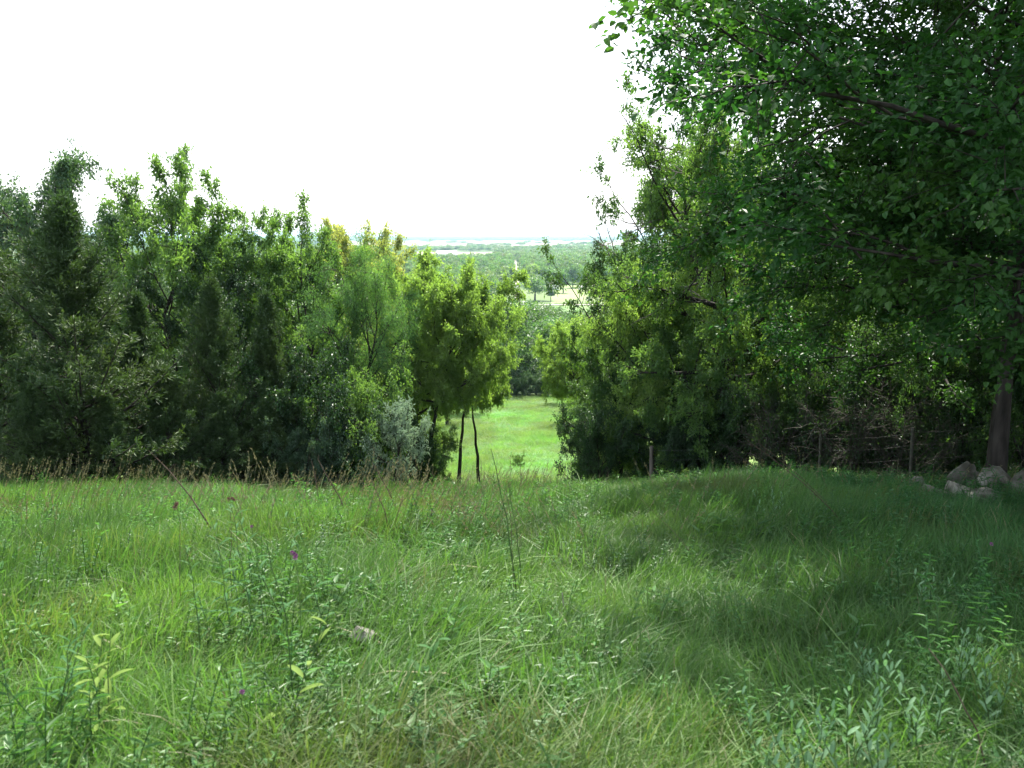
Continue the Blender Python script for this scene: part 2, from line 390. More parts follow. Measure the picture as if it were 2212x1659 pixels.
PR = {}
PR['oak1'] = broadleaf('oak1', 1, H=9, R=2.7, mc=M['oak'], nl=18, nleaf=34, e1=62, lsz=.10, lw=.62)
PR['oak2'] = broadleaf('oak2', 2, H=9, R=2.9, mc=M['oak'], nl=18, nleaf=34, t0=.2, droop=.4, e1=58, lsz=.10, lw=.62)
PR['airy1'] = broadleaf('airy1', 3, H=9, R=2.8, nl=22, ns=8, ntw=7, nleaf=34, t0=.18, shape='round', e0=22, e1=60, droop=.2, lsz=.115, lw=.52, mc=M['fresh'], twl=.40, spread=.07, wob=.12)
PR['airy2'] = broadleaf('airy2', 4, H=9, R=2.9, nl=22, ns=8, ntw=7, nleaf=34, t0=.15, shape='round', e0=12, e1=58, droop=.25, lsz=.12, lw=.5, mc=M['fresh'], twl=.42, spread=.07, wob=.12)
PR['locust'] = broadleaf('locust', 6, H=8, R=2.6, nl=18, ns=10, ntw=8, nleaf=50, shape='round', e0=25, e1=62, droop=.6, lsz=.06, lw=.45, mc=M['locust'], twl=.5, spread=.10, lean=(.5, 0))
PR['drape1'] = broadleaf('drape1', 7, H=7.5, R=2.9, nl=26, ns=10, ntw=8, nleaf=44, t0=.54, shape='round', e0=12, e1=56, droop=.3, lsz=.115, lw=.5, mc=M['yellowgreen'], twl=.42, sep=7, wob=.12, spread=.06)
PR['drape2'] = broadleaf('drape2', 8, H=7.5, R=2.7, nl=20, ns=9, ntw=8, nleaf=34, t0=.2, shape='round', e0=5, e1=58, droop=.3, lsz=.10, lw=.5, mc=M['yellowgreen'], twl=.45, wob=.1)
PR['highcrown'] = broadleaf('highcrown', 9, H=7.5, R=2.8, nl=20, ns=9, ntw=8, nleaf=32, t0=.74, shape='round', e0=5, e1=52, droop=.35, lsz=.12, lw=.5, mc=M['yellowgreen'], twl=.42, wob=.12, spread=.06)
PR['cedar1'] = cedar('cedar1', 21, R=2.2, nb=170)
PR['cedar2'] = cedar('cedar2', 22, R=2.1, nb=170, taper=.9)
PR['shrub1'] = broadleaf('shrub1', 31, H=3.2, R=1.6, nl=16, ns=8, ntw=7, nleaf=28, t0=.04, trunk_h=.7, e0=15, e1=75, tr=.05, lsz=.08, lw=.6, twl=.3, mc=M['dark'])
PR['shrub2'] = broadleaf('shrub2', 32, H=3.2, R=1.7, nl=16, ns=8, ntw=7, nleaf=26, t0=.04, trunk_h=.7, e0=25, e1=80, tr=.05, lsz=.085, lw=.45, twl=.3, droop=.5, mc=M['fresh'])
PR['silver'] = broadleaf('silver', 33, H=2.6, R=1.15, nl=12, ns=6, ntw=5, nleaf=14, t0=.35, trunk_h=.8, e0=20, e1=75, tr=.055, lsz=.13, lw=.26, twl=.28, droop=-.2, mc=M['silver'], spread=.04)
PR['twigs1'] = broadleaf('twigs1', 35, H=2.6, R=1.9, nl=22, ns=9, ntw=7, nleaf=2, t0=.03, trunk_h=.6, e0=10, e1=70, tr=.03, lsz=.06, twl=.4, droop=.2, mt=M['bark_mid'], mc=M['dark'], wob=.12)
PR['elm'] = broadleaf('elm', 41, H=9.5, R=3.3, nl=32, ns=10, ntw=7, nleaf=36, t0=.2, shape='round', e0=-5, e1=50, droop=.15, lsz=.095, lw=.5, wob=.2, tr=.22, sep=14, bare=4, mc=M['fresh'], twl=.38, spread=.07, lean=(-1.5, -.2))
PR['bigmaple'] = broadleaf('bigmaple', 52, H=11.5, R=5.6, nl=42, ns=12, ntw=8, nleaf=33, t0=.32, shape='round', e0=0, e1=56, droop=.15, lsz=.085, lw=.72, tr=.125, kind='ovate', sep=24, bias=(math.radians(190), .35), mc=M['maple'], twl=.5, wob=.1, bend=.02)
PR['bigmaple2'] = broadleaf('bigmaple2', 53, H=12, R=5.4, nl=32, ns=11, ntw=8, nleaf=30, t0=.22, shape='round', e0=4, e1=60, droop=.2, lsz=.088, lw=.72, tr=.12, kind='ovate', sep=16, bias=(math.radians(165), .3), mc=M['maple'], twl=.5)
PR['hill1'] = broadleaf('hill1', 61, H=12, R=4.6, nl=13, ns=8, ntw=6, nleaf=12, lsz=.34, lw=.7, mc=M['hill'], twl=.9, spread=.2, tr=.2)
PR['hill2'] = broadleaf('hill2', 62, H=12, R=4.2, nl=13, ns=8, ntw=6, nleaf=12, lsz=.34, lw=.6, shape='vase', e0=30, mc=M['hill'], twl=.9, spread=.2, tr=.2)
PR['far1'] = farcrown('far1', 71); PR['far2'] = farcrown('far2', 72, H=15, R=5, nc=8); PR['far3'] = farcrown('far3', 73, H=11, R=6.5, nc=11)
PR['park1'] = farcrown('park1', 75, nc=16, per=150, lsz=.75, mc=M['hill']); PR['park2'] = farcrown('park2', 76, nc=14, per=150, lsz=.75, mc=M['hill'], H=13, R=5.5)

def tree(proto, x, y, H, W, label, name='tree', cat='tree', group=None, mat=None, rz=None, sink=0.05, limb=True, lean=(0, 0)):
    p = PR[proto]
    sh = H / p.H; sw = min(max(W / p.W, .74 * sh), 1.5 * sh); sc = (sw, sw, sh)
    o = root(name, (x, y, float(G(x, y)) - sink), label, cat, group, rz=random.uniform(0, 6.28) if rz is None else rz, sc=sc, rx=lean[0], ry=lean[1])
    t = obj('trunk', p.trunk, o)
    if limb:
        for l in p.limbs: obj('limb', l, t)
    c = obj('crown', p.crown, o)
    if mat:
        c.material_slots[0].link = 'OBJECT'; c.material_slots[0].material = M[mat]
    return o
def put(proto, px, ptop, pw, Y, label, **kw):
    """px, ptop, pw: centre, top and width as measured on a 2212 wide print of the photo; Y: distance ahead"""
    a, b = ray(px * K, ptop * K); x = a * Y; top = EYE + b * Y
    w = pw * K / F_PX * Y * 1.02
    z = float(G(x, Y))
    return tree(proto, x, Y, max(.6, top - z), w, label, **kw)

# ---------------------------------------------------------------- ground
def grid_mesh(name, xs, ys, mat, zf, off=0):
    X, Y = np.meshgrid(xs, ys); Z = zf(X, Y) + off
    V = np.stack([X, Y, Z], -1).reshape(-1, 3); nx, ny = len(xs), len(ys)
    i = (np.arange(ny - 1)[:, None] * nx + np.arange(nx - 1)[None]).ravel()
    return mesh(name, V, [np.stack([i, i + 1, i + nx + 1, i + nx], 1)], mat, smooth=True)
gx = np.concatenate([np.linspace(0, 14, 57), 14 + np.cumsum(.28 * 1.115 ** np.arange(75))]); gx = gx[gx < 9000]; gx = np.concatenate([-gx[:0:-1], gx])
gy = np.concatenate([-6 - np.cumsum(.4 * 1.22 ** np.arange(24))[::-1], np.linspace(-6, 40, 185), 40 + np.cumsum(.28 * 1.06 ** np.arange(136))]); gy = gy[(gy < 13500) & (gy > -390)]
o = obj('ground', grid_mesh('ground', gx, gy, M['ground'], G), kind='structure')

# fields and roads of the plain
def sheet(name, corners, mat, z=.12, kind='structure'):
    V = [(x, y, float(G(x, y)) + z) for x, y in corners]
    return obj(name, mesh(name, np.array(V), [np.array([[0, 1, 2, 3]])], mat), kind=kind)
def px_field(name, x0, x1, ytop, ybot, mat, z=.12, skew=0):
    return sheet(name, [on_plain(x0, ybot), on_plain(x1, ybot), on_plain(x1 + skew, ytop), on_plain(x0 + skew, ytop)], M[mat], z)
FIELDS = []
def fld(name, x0, x1, yt, yb, mat, z=.2, near=1.0):
    yb = 384 - F_PX * math.tan(PITCH - math.atan(44.0 / (on_plain(512, yb)[1] * near)))   # the tree tops in front hide the near edge
    px_field(name, x0, x1, yt, yb, mat, z)
    xa, d1 = on_plain(x0, yb); xb, _ = on_plain(x1, yb); _, d2 = on_plain(x0, yt)
    FIELDS.append((x0, x1, d1, d2))
fld('straw_field', 330, 640, 240.6, 244.6, 'field_straw', near=.7)
fld('straw_field', 436, 447, 247.3, 249.3, 'field_straw', near=.75)
fld('straw_field', 414, 496, 252.0, 254.6, 'field_straw', near=.72)
fld('meadow_field', 551, 640, 285.5, 303.6, 'field_green')
fld('grass_field', 555, 650, 306.2, 313.0, 'field_fresh')
xr, yr = on_plain(560, 305)
sheet('gravel_road', [(-60, yr - 3), (260, yr - 3), (260, yr + 2.6), (-60, yr + 2.6)], M['gravel'], .25)
sheet('gravel_road', [(1.6, yr + 3), (5.6, yr + 3), (7.5, 1500), (4.5, 1500)], M['gravel'], .22)

# ---------------------------------------------------------------- the wood on both sides of the clearing
GL = 'trees of the wood along the meadow'
put('cedar1', 130, 440, 400, 14.6, 'tall dark olive cedar at the wood edge, widest of the cedars', name='cedar_tree')
put('cedar2', -90, 470, 380, 15.0, 'tall dark cedar cut off by the picture edge beside the widest cedar', name='cedar_tree')
put('oak1', 100, 350, 282, 22, 'grey green oak whose round top rises behind the widest cedar', name='oak_tree', mat='bluegreen')
put('oak2', -60, 420, 260, 23, 'grey green oak behind the cedar at the picture edge', name='oak_tree', mat='bluegreen')
put('oak1', 232, 465, 132, 21.5, 'narrow grey green oak filling the dip between two tall tree tops', name='oak_tree', mat='bluegreen')
put('airy1', 365, 348, 288, 20, 'tallest airy tree above the cedars with sky showing through its top', name='ash_tree')
put('airy2', 522, 470, 168, 21, 'slender green tree just below the tallest airy tree', name='ash_tree')
put('airy1', 628, 465, 210, 20.5, 'feathery green tree with drooping tip sprays above the cedar saplings', name='ash_tree')
put('oak2', 450, 545, 264, 19.5, 'dark green oak packed between the airy trees', name='oak_tree', mat='dark')
put('cedar1', 455, 610, 210, 16.4, 'medium dark cedar under the tallest airy tree', name='cedar_tree')
put('cedar2', 570, 640, 190, 17.0, 'medium cedar with reddish branches beside the dark shrub', name='cedar_tree')
put('cedar2', 300, 640, 220, 16.2, 'medium dark cedar leaning on the widest cedar', name='cedar_tree')
put('locust', 745, 540, 250, 19.5, 'soft feathery locust tree with leaning dark stems', name='locust_tree', rz=.3)
put('airy2', 735, 497, 180, 34, 'pale yellow green tree top rising behind the feathery locust', name='hackberry_tree', mat='pale')
put('airy1', 815, 508, 156, 33, 'pale yellow green tree top beside the valley view', name='hackberry_tree', mat='pale')
put('shrub1', 655, 745, 210, 17.2, 'dark glossy shrub under the feathery green tree', name='shrub', cat='shrub')
put('shrub2', 757, 745, 170, 17.4, 'bright green sapling shrub in front of the locust', name='shrub', cat='shrub')
put('silver', 850, 866, 120, 16.6, 'silvery leaved shrub beside the dark trunk of the yellow green tree', name='shrub', cat='shrub', rz=1.)
put('drape1', 915, 575, 290, 21.5, 'large yellow green tree with drooping sprays and a dark trunk beside the clearing', name='hackberry_tree', rz=2.2)
put('highcrown', 1035, 700, 190, 26, 'smaller yellow green tree whose sprays hang over the clearing', name='hackberry_tree', rz=.9)
put('drape2', 860, 580, 190, 25, 'yellow green tree tucked behind the large drooping one', name='hackberry_tree', rz=4.)
put('highcrown', 985, 655, 150, 30, 'bushy yellow green tree between the two drooping ones', name='hackberry_tree', rz=5.)
for i, (px, pt, pw, Y, lab) in enumerate([
    (60, 830, 210, 13.6, 'low dark cedar sapling at the foot of the widest cedar'),
    (235, 850, 170, 14.2, 'low bright tipped cedar sapling standing in the meadow edge'),
    (350, 790, 210, 15.2, 'cedar sapling below the medium dark cedar'),
    (470, 850, 190, 15.6, 'squat cedar sapling behind the pale mullein stalks'),
    (575, 860, 170, 16.2, 'squat cedar sapling beside the dark glossy shrub')]):
    put(['cedar1', 'cedar2'][i % 2], px, pt, pw, Y, lab, name='cedar_sapling', cat='sapling', group='cedar saplings at the wood edge')
put('shrub2', 640, 890, 110, 16.2, 'small bluish shrub between the cedar sapling and the silvery shrub', name='shrub', cat='shrub', mat='bluegreen')
put('shrub1', 862, 905, 120, 19.5, 'dark undergrowth shrub round the trunk of the yellow green tree', name='shrub', cat='shrub')
put('shrub2', 925, 935, 60, 20.5, 'small leaning shrub on the clearing side of the dark trunk', name='shrub', cat='shrub', mat='oak')
put('shrub2', 800, 840, 130, 20.5, 'green shrub between the locust and the silvery shrub', name='shrub', cat='shrub', mat='oak')
put('shrub1', 715, 880, 120, 16.6, 'small bushy shrub at the foot of the locust', name='shrub', cat='shrub', mat='bluegreen')
back = [(-14, 26), (-18, 25), (-10.5, 27), (-7.6, 26), (-21, 28), (-16, 31), (-12, 33), (-9, 32), (-25, 27), (-7, 38), (-14, 40), (-10, 45), (-22, 36)]
for i, (x, y) in enumerate(back):
    tree(['oak1', 'oak2', 'airy2'][i % 3], x, y, 7.4 + (i * 37 % 10) * .08 + (y - 26) * .25, 5.6, ['green', 'dark green', 'grey green'][i % 3] + ' tree deep in the wood behind ' + ('the widest cedar' if x / y < -.55 else 'the airy trees' if x / y < -.35 else 'the feathery locust'), name='oak_tree', group='trees deep in the cedar wood', mat=['oak', 'dark', 'bluegreen'][i % 3])
# rows along the clearing further down
for i, (x, y, H) in enumerate([(-3.4, 93, 3.2), (-.6, 95, 3.8), (1.9, 93.5, 3.0), (4.4, 95, 4.2), (6.6, 92, 3.4), (3.1, 99, 5.0), (.4, 100, 5.2)]):
    tree(['shrub1', 'hill1'][i % 2], x, y, H, H * 1.25, ['low dark bush', 'rounded young tree', 'small dark bush'][i % 3] + ' in the deep shade at the end of the clearing, ' + ['first', 'second', 'third', 'fourth', 'fifth', 'sixth', 'seventh'][i] + ' of seven', name='bush', cat='bush', mat='hill', group='bushes closing the end of the clearing', limb=False)
ORD = ['first', 'second', 'third', 'fourth', 'fifth', 'sixth']
for i, (x, y, H, W, mt) in enumerate([(-7.6, 34, 6.4, 4.6, 'yellowgreen'), (-7.0, 41, 6.6, 4.8, 'fresh'), (-5.7, 50, 7.2, 5.0, 'yellowgreen'), (-5.0, 60, 7.5, 5.2, 'fresh'), (-4.0, 70, 8, 5.4, 'oak'), (-3.9, 80, 8, 5.4, 'oak')]):
    tree(['drape2', 'oak1'][i % 2], x, y, H, W, ORD[i] + ' tree down the clearing in the row behind the large drooping tree', name='hackberry_tree', group='trees lining the lower clearing', mat=mt, limb=False)
for i, (x, y, H, W, mt) in enumerate([(6.2, 42, 7.8, 5.0, 'yellowgreen'), (5.8, 50, 8.2, 5.6, 'fresh'), (5.7, 60, 8.4, 5.4, 'yellowgreen'), (6.6, 71, 9, 5.4, 'oak'), (6.0, 83, 9, 5.4, 'oak')]):
    tree(['oak2', 'drape2'][i % 2], x, y, H, W, ORD[i] + ' tree down the clearing in the row on the elm side', name='hackberry_tree', group='trees lining the lower clearing on the elm side', mat=mt, limb=False)

ELM = put('elm', 1630, 208, 520, 18, 'crooked elm with a thick dark trunk and bare grey twigs against the sky', name='elm_tree', rz=.4)
ASH = put('airy2', 1352, 530, 190, 21.5, 'green tree with bare stick tips where the valley view ends', name='ash_tree', mat='oak')
put('airy1', 1590, 250, 260, 24, 'tall airy tree filling in behind the crooked elm', name='ash_tree', mat='oak')
put('airy2', 1515, 345, 200, 22.5, 'airy tree between the elm and the bare stick tips', name='ash_tree', mat='oak')
put('drape2', 1430, 590, 210, 20, 'yellow tinged tree in front of the elm', name='hackberry_tree', rz=1.7)
put('highcrown', 1262, 700, 165, 31, 'bright green drooping tree reaching into the clearing', name='hackberry_tree', limb=False, mat='yellowgreen', rz=.2)
put('oak2', 1330, 700, 200, 26, 'mid green bushy tree on the clearing edge below the elm', name='oak_tree', mat='fresh')
put('oak1', 1318, 800, 190, 22, 'low dense tree over the clearing edge', name='oak_tree', mat='oak')
put('oak1', 1450, 690, 260, 18.5, 'glossy green tree in front of the elm trunk', name='oak_tree', mat='fresh')
put('shrub1', 1300, 880, 190, 18.5, 'dark low shrub beside the wooden fence post', name='shrub', cat='shrub')
put('shrub1', 1480, 860, 200, 18.2, 'dark low shrub at the foot of the elm', name='shrub', cat='shrub')
for i, (px, pt, pw, Y, mt, lab) in enumerate([
    (1700, 540, 310, 20, 'fresh', 'bright green young tree behind the steel fence posts'),
    (1860, 560, 320, 19.5, 'fresh', 'green young tree under the big maple branches'),
    (2020, 600, 320, 18.5, 'oak', 'shaded young tree behind the maple trunk'),
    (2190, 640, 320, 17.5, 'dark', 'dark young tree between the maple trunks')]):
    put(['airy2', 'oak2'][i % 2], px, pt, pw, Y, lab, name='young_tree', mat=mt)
for i, (px, pt, pw, Y) in enumerate([(1640, 420, 300, 27), (1800, 380, 320, 28), (1960, 330, 340, 26), (2120, 300, 340, 24), (2270, 300, 340, 22), (1740, 480, 300, 24), (1560, 560, 250, 26), (1900, 450, 300, 23), (2400, 250, 380, 20), (2080, 480, 300, 22), (1480, 600, 220, 30)]):
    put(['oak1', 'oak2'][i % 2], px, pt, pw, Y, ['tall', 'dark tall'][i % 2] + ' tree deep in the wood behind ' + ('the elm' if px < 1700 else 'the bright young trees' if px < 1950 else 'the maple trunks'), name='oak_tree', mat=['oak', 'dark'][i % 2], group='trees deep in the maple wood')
for i, (px, pt, pw, Y, lab) in enumerate([
    (1600, 830, 190, 17.3, 'dark shrub beside the elm trunk behind the fence'),
    (1720, 750, 240, 16.4, 'dark shrub behind the first steel fence post'),
    (1860, 730, 250, 16.0, 'dark shrub behind the middle steel fence post'),
    (2000, 700, 260, 15.2, 'dark shrub behind the limestone boulders'),
    (2130, 700, 280, 14.8, 'dark shrub at the foot of the maple trunks'),
    (2250, 680, 280, 13.6, 'dark shrub beyond the maple trunks'),
    (1930, 700, 260, 17.6, 'tall dark shrub under the low maple branches'),
    (2100, 690, 260, 16.8, 'tall dark shrub behind the boulders')]):
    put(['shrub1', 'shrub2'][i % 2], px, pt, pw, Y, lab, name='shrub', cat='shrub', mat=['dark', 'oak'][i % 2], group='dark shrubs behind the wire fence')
for i, (px, pt, pw, Y, lab) in enumerate([
    (1700, 850, 200, 15.9, 'leafless grey twig thicket behind the thin fence post'),
    (1850, 800, 240, 15.2, 'leafless grey twig thicket between the steel fence posts'),
    (1960, 860, 200, 14.4, 'leafless twig thicket leaning over the boulders')]):
    put('twigs1', px, pt, pw, Y, lab, name='thicket', cat='thicket', mat='dark')

tree('bigmaple', 6.9, 10.9, 11.5, 10.8, 'big maple with large leaves and dark limbs overhanging the meadow', name='maple_tree', rz=5.76)
tree('bigmaple2', 7.5, 7.5, 12.5, 13.0, 'second big maple at the picture edge with thick limbs crossing above', name='maple_tree', rz=0)
tree('bigmaple2', 7.75, 12.4, 11, 10.0, 'maple with twin trunk standing behind the boulders', name='maple_tree', rz=2.4, limb=False)
tree('bigmaple', 12.5, 13.5, 12, 11, 'maple deeper in the wood beyond the boulders', name='maple_tree', rz=3.1, limb=False)

# ---------------------------------------------------------------- trees on the lower hillside and in the valley
def hill_top_limit(px):      # highest picture row a hillside tree may reach
    return np.interp(px, [440, 500, 520, 545, 575, 620], [286, 296, 297, 302, 317, 322])
n = 0
r2 = np.random.default_rng(77)
for d in (98, 112, 128, 146, 168, 195, 225, 262, 305, 350, 400):
    step = 6.5 + d * .012
    for x in np.arange(-.10 * d - 6, .17 * d + 8, step):
        x = float(x + r2.uniform(-1.8, 1.8)); y = float(d + r2.uniform(-5, 5))
        px = 512 + F_PX * x / y
        z = float(G(x, y)); lim = hill_top_limit(px) + r2.uniform(0, 6)
        top = EYE + ray(px, lim)[1] * y
        H = min(r2.uniform(10, 15), top - z)
        if H < 4: continue
        W = H * r2.uniform(.75, 1.0)
        tree(['hill1', 'hill2'][n % 2], x, y, H, W, ['mid green', 'dark green', 'dull green', 'bright green', 'blue green'][n % 5] + [' round', ' upright'][n % 2] + ' tree ' + ('at the end of the clearing' if y < 122 else 'in the middle of the hillside wood' if y < 210 else 'low in the hillside wood' if y < 320 else 'where the hillside wood meets the valley') + (' below the elm' if px > 560 else ' below the yellow green trees' if px < 500 else ''), name='hillside_tree', group='trees on the lower hillside', mat=['hill', 'dark', 'oak', 'fresh', 'locust'][n % 5])
        n += 1
def vput(proto, x0, x1, ytop, ybase, label, mat='hill', name='valley_tree', **kw):
    d = on_plain(0, ybase)[1]; a, b = ray((x0 + x1) / 2, ytop)
    H = EYE + b * d - (-42.35)
    tree(proto, a * d, d, max(2.5, H), (x1 - x0) / F_PX * d, label, name=name, mat=mat, **kw)
for args in [
    ('park1', 519, 551, 278.4, 300.5, 'large round light green tree beside the gravel road', 'fresh'),
    ('park2', 524, 544, 264.5, 284, 'yellow green round tree behind the large round one', 'yellowgreen'),
    ('park2', 488, 497, 276, 291, 'narrow dark tree in front of the pale grove', 'dark'),
    ('park1', 499, 511, 276, 292.5, 'dark tree beside the white house by the road', 'hill'),
    ('park2', 508, 518, 269, 288, 'tall dark tree behind the white house by the road', 'dark'),
    ('park1', 545, 561, 260.5, 278, 'broad grey green tree beyond the valley meadow', 'hill'),
    ('park2', 556, 571, 273, 293.2, 'dark tree with a visible trunk beside the white farmhouse', 'hill'),
    ('park1', 548, 556, 270, 284, 'grey green tree behind the white farmhouse', 'hill'),
    ('park1', 566, 580, 268, 288, 'round tree in the row behind the valley meadow', 'hill'),
    ('park2', 577, 590, 268, 288, 'second round tree of the row behind the valley meadow', 'fresh'),
    ('park1', 588, 603, 268, 288, 'third round tree of the row behind the valley meadow', 'hill'),
    ('park2', 585.5, 592.5, 296.5, 304, 'single dark bush on the road side of the valley meadow', 'dark'),
    ('park2', 546, 556, 288, 301, 'dark bush at the corner of the valley meadow', 'dark'),
    ('park1', 562, 574, 262, 279, 'tree top behind the meadow tree row', 'hill')]:
    vput(*args)
for i in range(12):
    px = 470 + (i % 6) * 6.5 + (i // 6) * 3
    vput(['park1', 'park2'][i % 2], px - 4, px + 5, 274.5 + (i * 7 % 5) * .6 + (i // 6) * 2.5, 289 + (i // 6) * 3, 'pale silvery tree of the grove before the tall valley wood', 'pale', group='pale silvery grove in the valley')

# woods of the plain: far too many to count
def scatter(name, pts, kinds, rots, scls, tints, protos, label=None):
    c = bpy.data.collections.new(name + '_sources')
    for i, (me) in enumerate(protos):
        c.objects.link(bpy.data.objects.new('%s_source_%02d' % (name, i), me))
    me = bpy.data.meshes.new(name); pts = np.asarray(pts, np.float32)
    me.vertices.add(len(pts)); me.vertices.foreach_set('co', pts.ravel())
    a = me.attributes.new('kindex', 'INT', 'POINT'); a.data.foreach_set('value', np.asarray(kinds, np.int32))
    a = me.attributes.new('rot', 'FLOAT_VECTOR', 'POINT'); a.data.foreach_set('vector', np.asarray(rots, np.float32).ravel())
    a = me.attributes.new('scl', 'FLOAT_VECTOR', 'POINT'); a.data.foreach_set('vector', np.asarray(scls, np.float32).ravel())
    a = me.attributes.new('tint', 'FLOAT_COLOR', 'POINT')
    tn = np.concatenate([np.asarray(tints, np.float32), np.ones((len(pts), 1), np.float32)], 1); a.data.foreach_set('color', tn.ravel())
    ng = bpy.data.node_groups.new(name, 'GeometryNodeTree')
    ng.interface.new_socket('Geometry', in_out='INPUT', socket_type='NodeSocketGeometry'); ng.interface.new_socket('Geometry', in_out='OUTPUT', socket_type='NodeSocketGeometry')
    N = ng.nodes; gi = N.new('NodeGroupInput'); go = N.new('NodeGroupOutput'); ip = N.new('GeometryNodeInstanceOnPoints'); ci = N.new('GeometryNodeCollectionInfo')
    ci.inputs[0].default_value = c; ci.inputs[1].default_value = True; ci.inputs[2].default_value = True
    def named(nm, ty):
        k = N.new('GeometryNodeInputNamedAttribute'); k.data_type = ty; k.inputs[0].default_value = nm; return k.outputs[0]
    L = ng.links; L.new(gi.outputs[0], ip.inputs['Points']); L.new(ci.outputs[0], ip.inputs['Instance']); ip.inputs['Pick Instance'].default_value = True
    L.new(named('kindex', 'INT'), ip.inputs['Instance Index'])
    e = N.new('FunctionNodeEulerToRotation'); L.new(named('rot', 'FLOAT_VECTOR'), e.inputs[0]); L.new(e.outputs[0], ip.inputs['Rotation'])
    L.new(named('scl', 'FLOAT_VECTOR'), ip.inputs['Scale']); L.new(ip.outputs[0], go.inputs[0])
    o = obj(name, me, kind='stuff')
    if label: o['label'] = label
    md = o.modifiers.new('scatter', 'NODES'); md.node_group = ng
    return o
def far_wood():
    P = []; Sx = []; r = np.random.default_rng(9)
    d = 470.0
    while d < 12500:
        step = max(11, d * .0115) if d < 3500 else d * .013
        w0, w1 = -.5 * d, .45 * d
        xs = np.arange(w0, w1, step * 1.0) ; xs = xs + r.uniform(-.4, .4, len(xs)) * step; ys = d + r.uniform(-.5, .5, len(xs)) * step
        px = 512 + F_PX * xs / ys
        keep = np.ones(len(xs), bool)
        for (a, b, d1, d2) in FIELDS: keep &= ~((px > a - 1) & (px < b + 1) & (ys > d1 - 12) & (ys < d2 + 8))
        keep &= ~((abs(xs - 4 - ys * .001) < 6) & (ys < 1500))
        keep &= ~((abs(ys - yr) < 9) & (xs > -60))
        keep &= ~((px > 505) & (px < 560) & (ys < 640)) & ~((px > 540) & (px < 640) & (ys < 660))
        keep |= (ys > 1300) & (vnoise(xs, ys, .012, 15) > .62) & ~((abs(ys - 1670) < 60) & (abs(px - 447) < 14))
        keep &= (vnoise(xs, ys, .0035, 5) > -.75) | (ys < 900)
        s = step / 9.5 * 1.05
        for x, y in zip(xs[keep], ys[keep]): P.append((x, y, float(prof(y)) - .3)); Sx.append(s)
        d += step * (1.0 if d < 1500 else 1.6)
    P = np.array(P); Sx = np.array(Sx); n = len(P); r = np.random.default_rng(3)
    hs = r.uniform(.75, 1.2, n) * np.clip(1 + .1 * vnoise(P[:, 0], P[:, 1], .004, 8), .7, 1.4) * np.where(P[:, 1] > 3800, .9, 1)
    # tree tops must not rise above the line of sight to the straw fields
    sc = np.stack([Sx * r.uniform(.8, 1.2, n), Sx * r.uniform(.8, 1.2, n), hs], 1)
    rot = np.zeros((n, 3)); rot[:, 2] = r.uniform(0, 6.28, n)
    g = .85 + .35 * r.random((n, 1)) + .12 * vnoise(P[:, 0], P[:, 1], .006, 12)[:, None]
    tint = g * np.array([1, 1, 1]) * (1 + r.normal(0, .08, (n, 3)))
    return P, r.integers(0, 3, n), rot, sc, np.clip(tint, .3, 2)
fw = far_wood()
scatter('valley_woodland', *fw, [PR['far1'].crown, PR['far2'].crown, PR['far3'].crown], 'endless blue green woodland covering the valley floor')

# wood hidden on both flanks of the hill
P = []
for d in np.arange(50, 470, 9):
    for x in np.concatenate([np.arange(-.62*d - 10, -.10*d - 8, 8), np.arange(.17*d + 11, .6*d + 14, 8)]):
        P.append((x + r2.uniform(-3, 3), d + r2.uniform(-3, 3)))
P = np.array(P); n = len(P)
zz = G(P[:, 0], P[:, 1]) - .3
scatter('hillside_woodland', np.column_stack([P, zz]), r2.integers(0, 2, n), np.column_stack([np.zeros((n, 2)), r2.uniform(0, 6.28, n)]),
        np.repeat(r2.uniform(.6, .85, (n, 1)), 3, 1), np.ones((n, 3)), [PR['hill1'].crown, PR['hill2'].crown], 'dense wood covering the flanks of the hillside')

